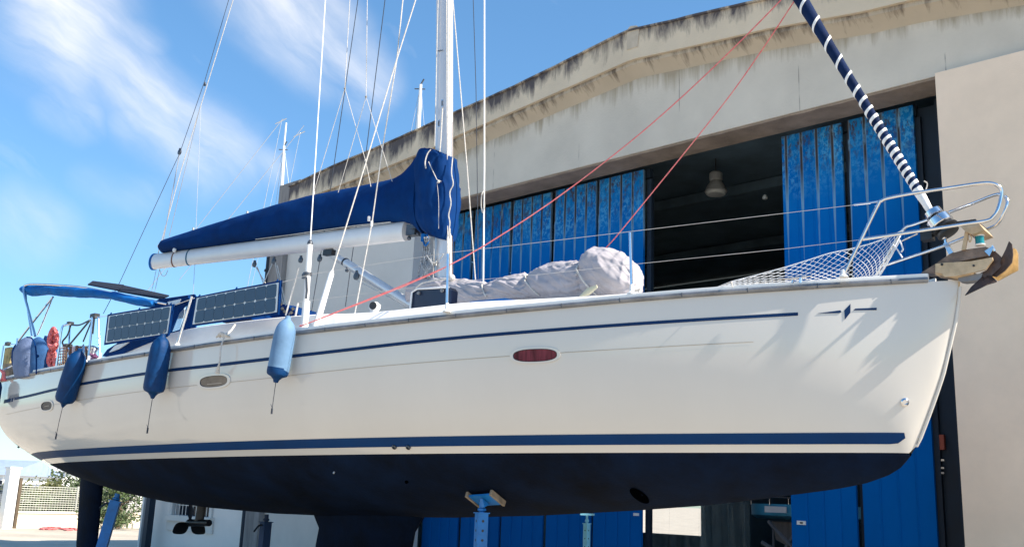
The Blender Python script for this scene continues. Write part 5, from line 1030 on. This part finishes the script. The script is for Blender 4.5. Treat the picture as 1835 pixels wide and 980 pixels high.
# ---- solar panels on the rail
def solar(quad, lab, cols=8):
    P = [bx(*q) for q in quad]                            # TL TR BR BL
    nrm = (P[1] - P[0]).cross(P[3] - P[0]).normalized(); nrm = nrm if nrm.dot(EYE - P[0]) > 0 else -nrm
    def pt(u, v, o=0): return (P[0] * (1 - u) + P[1] * u) * (1 - v) + (P[3] * (1 - u) + P[2] * u) * v + nrm * (o + .006 * sin(u * 5 + v))
    t = thing('solar_panel', lab, 'solar panel', P[3], 'solar panels tied along the rail')
    def slab(u0, u1, v0, v1, o, th_, nu=8):
        b = MB(); b.grid([[pt(u0 + (u1 - u0) * i / nu, v0, o), pt(u0 + (u1 - u0) * i / nu, v1, o), pt(u0 + (u1 - u0) * i / nu, v1, o - th_), pt(u0 + (u1 - u0) * i / nu, v0, o - th_)] for i in range(nu + 1)], True, True); return b
    mk('canvas_backing', slab(-.045, 1.03, -.07, 1.07, -.006, .006), M['navy'], t); bk_ = mk('backing_sheet', slab(-.01, 1.0, .0, 1.0, .0015, .006, 24), M['back'], t)
    for r_ in range(2):
        for c_ in range(cols):
            u0, u1 = .014 + .968 * c_ / cols, .014 + .968 * (c_ + 1) / cols; v0, v1 = .022 + .48 * r_, .022 + .48 * (r_ + 1) - .002
            gu, gv, ch = .0022, .006, .11; du, dv = (u1 - u0), (v1 - v0); u0 += gu; u1 -= gu; v0 += gv; v1 -= gv; cu, cv = du * ch, dv * ch
            b = MB(); ring_ = [(u0 + cu, v0), (u1 - cu, v0), (u1, v0 + cv), (u1, v1 - cv), (u1 - cu, v1), (u0 + cu, v1), (u0, v1 - cv), (u0, v0 + cv)]
            n = 8; b.add([pt(u, v, .007) for u, v in ring_] + [pt(u, v, .004) for u, v in ring_], [tuple(range(8))] + [(i, (i + 1) % 8, 8 + (i + 1) % 8, 8 + i) for i in range(8)]); mk('solar_cell', b, M['cell'], t, smooth=False)
    b = MB()
    for u in (.02, .5, .98): b.tube([pt(u, -.03, .01), pt(u, -.12, -.01)], .01, 5)
    b.tube([pt(1.02, -.05, .01), pt(1.02, 1.1, 0)], .012, 5); mk('rail_tie', b, M['navy'], t)
solar([(196, 566, -2.08), (307, 548, -2.08), (300, 597, -2.08), (191, 614, -2.08)], 'solar panel with dark cells, the one nearer the stern')
solar([(354, 534, -2.08), (499, 506, -2.05), (496, 559, -2.05), (347, 581, -2.08)], 'solar panel with dark cells, the larger one nearer the mast')

# ---- bimini and sprayhood
b = MB(); b.tube(spline([bx(63, 602, -1.5), bx(52, 560, -1.45), bx(44, 530, -1.4), bx(43, 515, -1.38), bx(48, 511, -1.36), bx(60, 509.5, -1.35), bx(100, 511, -1.3), bx(155, 516, -1.3), bx(230, 532, -1.3), bx(300, 545, -1.3)], 5), .022, 8)
b.tube([bx(57, 603, -1.3), bx(47, 540, -1.3), bx(46, 518, -1.3)], .015, 8); b.tube([bx(30, 615, -1.2), bx(60, 576, -1.2), bx(95, 532, -1.2)], .018, 8); b.tube([bx(67, 600, -1.1), bx(80, 570, -1.1), bx(94, 533, -1.1)], .014, 8)
bf = mk('bimini_frame', b, M['steel'], Y)
tpx = [(47, 512), (60, 511.5), (100, 512.5), (155, 514.5), (210, 524), (250, 532), (285, 540)]; bpx_ = [(48, 528), (60, 531), (80, 528), (110, 531), (140, 533), (170, 534), (207, 537), (225, 544), (257, 550), (285, 550)]
b = MB(); rows = []
for i in range(60):
    x = 47 + 236 * i / 59; R = []; yt, yb = lerp(tpx, x), lerp(bpx_, x)
    for k in range(20):
        a = 2 * pi * k / 20; v_ = (1 - cos(a)) / 2; P = bx(x, yt * (1 - v_) + yb * v_, -1.25); R.append(P + LAT * (.12 * sin(a) + .02 * noise.noise(V((x * .05, a, 0)))) + UB * .02 * noise.noise(V((x * .06, a * .8, 3))))
    rows.append(R)
b.grid(rows, True, True); mk('bimini_canvas', b, M['blue'], bf, ang=80)
b = MB(); P4 = [bx(157, 511, -1.2), bx(166, 505, -.7), bx(222, 512, -.7), bx(213, 522, -1.2)]; b.prism(P4, UB * .02); mk('bimini_solar_panel', b, pbr('panel_underside', (.02, .025, .04), .8, spec=.1), bf)
b = MB(); P4 = [bx(211, 523, -1.2), bx(222, 513, -.7), bx(303, 531, -.7), bx(290, 537, -1.2)]; b.prism(P4, UB * .02); mk('bimini_solar_panel', b, pbr('panel_underside', (.02, .025, .04), .8, spec=.1), bf)
# sprayhood: arched canvas with windows
def hood(px, lat):
    return [bx(x, y, lat) for x, y in px]
out = [(252, 549), (262, 541), (285, 535), (320, 528.5), (372, 526.5), (420, 522), (460, 520)]
b = MB()
arch1 = [bx(262, 612, -1.35), bx(256, 575, -1.3), bx(255, 550, -1.2), bx(266, 542, -.9)]
rows = []
prof = [(-1.4, 0.), (-1.38, .25), (-1.3, .52), (-1.15, .68), (-.8, .76), (0, .8), (.8, .76), (1.15, .68), (1.3, .52), (1.38, .25), (1.4, 0)]
sA = bc(bx(262, 548, -1.1)); sB = bc(bx(450, 524, -1.0))
for i in range(15):
    t = i / 14; s = sA[0] + (sB[0] - .3 - sA[0]) * t; zt_ = (sA[2] * (1 - t) + sB[2] * t) - .0 + .05 * sin(pi * min(1, t * 2)); z0 = crz(s) - .05; hgt = (zt_ - z0) * (1 if t < .8 else 1 - (t - .8) * 3.0)
    rows.append([bp(s, y * .78, z0 + h_ / .8 * hgt + .01 * noise.noise(V((i * .8, y * 2, 0)))) for y, h_ in prof])
rowsU = [r[2:9] for r in rows]
b.grid(rowsU); sp_ = mk('sprayhood', b, M['navy'], Y, ang=80)
b = MB(); b.tube(rows[0], .018, 8); b.tube(rows[6], .015, 8); mk('sprayhood_hoop', b, M['gun'], sp_)
def flat(name, pts, lat, mat, th_=.02, parent=sp_): b = MB(); b.prism([bx(x, y, lat) for x, y in pts], LAT * th_); return mk(name, b, mat, parent)
flat('side_curtain', [(256, 549), (285, 536), (348, 527), (352, 533), (335, 545), (320, 560), (306, 596), (298, 600), (300, 552)], -1.3, M['navy'])
flat('side_curtain', [(336, 540), (352, 533), (350, 590), (330, 600), (290, 607), (292, 600), (322, 590), (331, 565)], -1.28, M['navy'])
flat('clear_window', [(312, 558), (330, 548), (330, 562), (322, 588), (306, 594)], -1.15, glassy('clear_vinyl', (.7, .8, .85), .35))
b = MB(); b.tube([bx(306, 595, -1.3), bx(322, 555, -1.3)], .018, 6); b.tube([bx(326, 540, -1.32), bx(340, 532, -1.32)], .03, 6); mk('sprayhood_strut', b, M['navy'], sp_)
b = MB(); b.prism([bx(x, y, -1.34) for x, y in ((300, 541), (322, 536), (326, 539), (312, 546), (305, 551), (302, 546))], LAT * .02); mk('canvas_highlight_patch', b, M['back'], sp_)
flat('cockpit_coaming_cover', [(183, 638), (192, 626), (205, 618), (213, 613), (302, 596), (300, 603), (265, 615), (225, 631), (200, 640)], -1.75, M['navy'], .03, Y)
flat('coaming_window', [(195, 631), (207, 618), (230, 613), (212, 625)], -1.78, M['back'], .02, Y)
# coils and gear on the stern
b = MB(); rows = []
bgp = [(29, 672, 1), (29.5, 660, 2)]
def bagm(cx, top_, bot_, w, lat, dep, nm, mat, parent, sd=0):
    b = MB(); rows = []
    for i in range(21):
        t = i / 20; y = bot_ + (top_ - bot_) * t; ww = w * (1 - max(0, t - .55) ** 2 * 3.6) * (.82 + .18 * min(1, t * 4)) if t < .999 else w * .15
        c = bx(cx + (3 * t), y, lat); hw = (bx(cx + ww + 3 * t, y, lat) - c).length
        rows.append([c + AX * cos(a) * hw * (1 + .04 * noise.noise(V((cos(a) * 2, sin(a) * 2, i * .2 + sd)))) + LAT * sin(a) * dep * (ww / w) for a in [2 * pi * k / 28 for k in range(28)]])
    b.grid(rows, True, True); return mk(nm, b, mat, parent, ang=80)
ob = thing('outboard_cover', 'grey and blue fabric cover over an outboard on the stern rail', 'outboard cover', bx(55, 676, -1.8))
bagm(46, 604, 676, 17, -1.85, .16, 'grey_cloth', M['bag'], ob); bagm(66, 604, 671, 13, -1.78, .15, 'blue_cloth', M['bagd'], ob, 4); bagm(33, 612, 655, 9, -1.7, .1, 'dark_cloth', M['navy'], ob, 8)
b = MB(); b.tube(spline([bx(48, 604, -2.0), bx(57, 606, -1.98), bx(63, 618, -1.98), bx(65, 640, -1.98), bx(65, 670, -1.98)], 4), .012, 5); b.ball(bx(67, 638, -1.98), .025, 6); mk('cover_piping', b, M['navy'], ob)
rc = MB(); rnd = random.Random(4)
def loopc(cx, cy, w, h, lat, n, r=.016):
    for k in range(n):
        P = []; jx, jy = rnd.uniform(-1.5, 1.5), rnd.uniform(-2, 2); ww, hh_ = w * rnd.uniform(.7, 1), h * rnd.uniform(.85, 1)
        for i in range(20): a = 2 * pi * i / 20; P.append(bx(cx + jx + ww * cos(a) * (.75 + .25 * sin(a)), cy + jy + hh_ * sin(a), lat + rnd.uniform(-.04, .04)))
        rc.tube(P, r, 6, closed=True)
loopc(96, 607, 11, 19, -1.9, 16, .02); loopc(96, 607, 6, 14, -1.9, 8, .02); loopc(93, 640, 9, 17, -1.9, 12, .02); loopc(93, 640, 5, 12, -1.9, 6, .02); rc.tube(spline([bx(88, 618, -2), bx(94, 621, -2), bx(101, 617, -2)], 4), .03, 6)
mk('red_rope_coil', rc, M['red'], label='coil of red rope hanging on the stern rail beside the outboard cover', cat='rope coil')
b = MB(); b.prism([bx(x, y, -1.6) for x, y in ((76, 612), (80, 601), (80, 670), (76, 672))], LAT * .1); b.box(bx(92, 648, -1.7), AX * .16, LAT * .04, UB * .2); mk('stern_locker_cover', b, M['bagd'], Y)
b = MB(); 
for k in range(5): b.tube(spline([bx(0 + k, 662 + k, -1.75), bx(8, 668 + k * 2, -1.78), bx(2 + k * 2, 682, -1.78)], 4), .02, 5)
mk('red_line_bundle', b, M['red'], label='small bundle of red line at the very stern corner', cat='rope')
b = MB(); b.box(bx(17, 640, -1.4), AX * .12, LAT * .05, UB * .17); mk('lifebuoy_case', b, pbr('ochre_case', (.42, .33, .14), .7, var=.4, scale=8), Y)
b = MB(); b.box(bx(18, 664, -1.6), AX * .2, LAT * .05, UB * .12); mk('stern_grating', b, M['wood'], Y)

# ---- fenders
def fender(topx, topy, botx, boty, wpx, mat, lab, tail, tmat=None, lashto=None):
    sB_, zB_ = hit(botx, boty - 30); off_ = wpx / 2 * .0066 + .02
    latB = -(hy(sB_, zB_) + off_ + .02); latT = -(hb(min(LB, bc(bx(topx, topy + 20, -2.1))[0])) + off_ + .03)
    T, B = bx(topx, topy, latT), bx(botx, boty, latB); L_ = (B - T).length; d = (B - T).normalized(); c = bx((topx + botx) / 2, (topy + boty) / 2, (latT + latB) / 2); r = wpx / 2 / F * (c - EYE).dot(fw)
    t = thing('fender', lab, 'fender', B, 'fenders hanging along the near side')
    b = MB(); pr_ = [(.03, 0), (.035, .03)] + [(r * sin(a * pi / 16) ** 1.1 * .97, .03 + L_ * .24 * (1 - cos(a * pi / 16))) for a in range(2, 8)] + [(r, L_ * .33), (r * 1.02, L_ * .55), (r * 1.02, L_ * .8), (r * .99, L_ * .85), (r * .9, L_ * .885), (r * .72, L_ * .90), (r * .5, L_ * .915), (r * .28, L_ * .955), (.02, L_)]
    b.lathe(T, d, pr_, 24)
    for i, v_ in enumerate(b.v): b.v[i] = v_ + (v_ - T - d * (v_ - T).dot(d)).normalized() * .006 * noise.noise(v_ * 5)
    mk('body', b, mat, t)
    if tmat: b = MB(); b.lathe(T, d, [(r * 1.015, L_ * .78), (r * 1.02, L_ * .83), (r * 1.0, L_ * .87), (r * .92, L_ * .895), (r * .52, L_ * .925), (r * .3, L_ * .96), (.025, L_ * 1.003)], 24); mk('dark_end', b, tmat, t)
    b = MB(); b.ball(B - d * .035, .012, 6); mk('end_eye', b, M['black'], t)
    b = MB(); top_ = lashto or (topx + 6, topy - 30); b.tube([T, bx(*top_, latT + .15)], .008, 5)
    P = [B - d * .02] + [bx(x, y, latB + .02) for x, y in tail]; b.tube(P, .0042, 5)
    for q in (P[-1], P[-1] * .85 + P[-2] * .15): b.box(q, AX * .008, LAT * .008, UB * .022)
    b.tube([P[-1] + UB * .05, P[-1] + UB * .09 - AX * .03], .004, 4); mk('line', b, M['drope'], t)
fender(144, 625, 112, 729, 35, M['fend'], 'deep blue fender nearest the stern, leaning aft', [(106, 755), (100, 784)], lashto=(150, 617))
fender(292, 598, 273, 714, 37, M['fend'], 'deep blue fender below the gap between the two solar panels', [(268, 745), (264, 773)], lashto=(296, 590))
fender(517, 566, 494, 685, 38, M['fendl'], 'faded pale blue fender with a dark lower end, beside the shroud', [(490, 715), (487, 738)], M['fend'], lashto=(519, 560))
b = MB(); c = bx(-4, 690, -1.85); b.lathe(bx(-6, 680, -1.85), -UB, [(.03, 0), (.08, .05), (.1, .12), (.1, .38), (.05, .46), (.02, .5)], 18); mk('fender', b, M['fend'], label='dark fender just showing at the left edge of the picture', cat='fender', group='fenders hanging along the near side')
# mooring line with knot, hanging to the port light
b = MB(); b.tube(spline([bx(421, 582, -1.9), bx(412, 594, -2.05), bx(402, 600, -2.12)], 4), .014, 6)
for k in range(7): b.tube(spline([bx(388 + k * 2, 604 - k % 3, -2.12), bx(396, 596 + k % 4, -2.16), bx(405 - k, 600 + k % 3, -2.16), bx(412, 603 - k % 2, -2.1)], 4), .012, 5)
P = [bx(402, 603, -2.16), bx(396, 622, -2.2), bx(394, 645, -2.2), bx(391, 658, -2.2)]; b.tube(spline(P, 5), .011, 6); b.tube([bx(392, 655, -2.19), bx(389, 668, -2.17)], [.014, .034], 8)
mk('mooring_line', b, M['rope'], label='white rope knotted on the rail and hanging down to the port light', cat='rope')

# ------------------------------------------------------------------ props under the hull
Zv = V((0, 0, 1))
def jack(px_top, py_top, dep_pt, wdt, mat, lab, lean=V((0, 0, 0)), pad=True, holes=True, handle=False, yaw=.5):
    T = dep_pt; t = thing('jack_stand', lab, 'jack stand', V((T.x, T.y, 0)) - lean, 'stands propping the hull')
    B = V((T.x, T.y, 0)) - lean; ax = (T - B).normalized(); u = V((cos(yaw), sin(yaw), 0)); u = (u - ax * u.dot(ax)).normalized(); v_ = ax.cross(u); Lj = (T - B).length
    b = MB(); b.box(B + ax * (Lj - .12) / 2, u * wdt / 2, v_ * wdt / 2, ax * (Lj - .12) / 2); mk('post', b, mat, t)
    b = MB(); b.box(B + ax * (Lj - .115), u * wdt * .62, v_ * wdt * .62, ax * .006); b.tube([B + ax * (Lj - .12), B + ax * Lj], wdt * .26, 10); b.lathe(B + ax * (Lj - .1), ax, [(wdt * .3, 0), (wdt * .42, .01), (wdt * .42, .03), (wdt * .3, .04)], 6); mk('screw', b, mat, t)
    if holes:
        b = MB()
        for k in range(9):
            for q in (u, -u, v_, -v_): b.lathe(B + ax * (Lj - .2 - k * .1) + q * (wdt / 2 + .0005), q, [(0, 0), (wdt * .13, 0), (wdt * .13, .001), (0, .001)], 8)
        mk('pin_holes', b, M['black'], t)
    b = MB()
    for k in range(3):
        a = yaw + 2.09 * k; f_ = B + V((cos(a), sin(a), 0)) * .45; b.tube([B + ax * .7, f_ + Zv * .02], .022, 6); b.box(f_ + Zv * .01, V((.06, 0, 0)), V((0, .06, 0)), Zv * .01)
    mk('tripod_leg', b, mat, t)
    if handle: b = MB(); b.tube(spline([B + ax * (Lj - .16) - u * .04, B + ax * (Lj - .17) - u * .12, B + ax * (Lj - .26) - u * .2], 4), .015, 6); mk('handle', b, M['dsteel'], t)
    return t
# main stand
s_, z_ = hit(872, 886); hpnt = HP(s_, z_, .03); e_ = .05
nrm = (HP(s_, z_, .1) - HP(s_, z_, 0)).normalized(); T = bx(864, 899, bc(hpnt)[1] - .02)
t = jack(0, 0, T, .115, M['jack'], 'bright blue square steel stand with a plate pad under midships', yaw=.35)
u = (AX - nrm * AX.dot(nrm)).normalized(); v_ = nrm.cross(u)
b = MB(); b.box(hpnt + nrm * .03, u * .15, v_ * .11, nrm * .01); b.prism([hpnt + nrm * .05 - u * .02 - v_ * .07, hpnt + nrm * .05 - u * .02 + v_ * .07, hpnt + nrm * .12 - u * .02], u * .04); b.tube([T, hpnt + nrm * .05], .028, 8); mk('pad_plate', b, M['jack'], t)
for k in (-1, 1): b = MB(); b.box(hpnt + u * .17 * k + nrm * .02, u * .014, v_ * .13, nrm * .03); mk('wood_edge', b, M['wood'], t)

P = bx(1052, 921, 1.6); t = jack(0, 0, P, .065, M['jackl'], 'thin pale blue stand with pin holes before the blue doors', yaw=.75)
b = MB(); b.box(P, V((.09, 0, 0)), V((0, .05, 0)), Zv * .012); mk('top_plate', b, M['jackl'], t)
P = bx(211, 884, -.9); jack(0, 0, P, .15, M['jack'], 'blue stand leaning under the stern beside the rudder', lean=V((.22, .1, 0)), holes=False, yaw=.2, handle=True)
P = bx(478, 921, .6); jack(0, 0, P, .13, pbr('dark_jack_blue', (.008, .04, .12), .6), 'dark navy stand with a hooked handle between rudder and keel', handle=True, holes=False, yaw=.8)
print('tris', sum(len(o.data.polygons) for o in bpy.data.objects if o.type == 'MESH'), 'objs', len(bpy.data.objects))
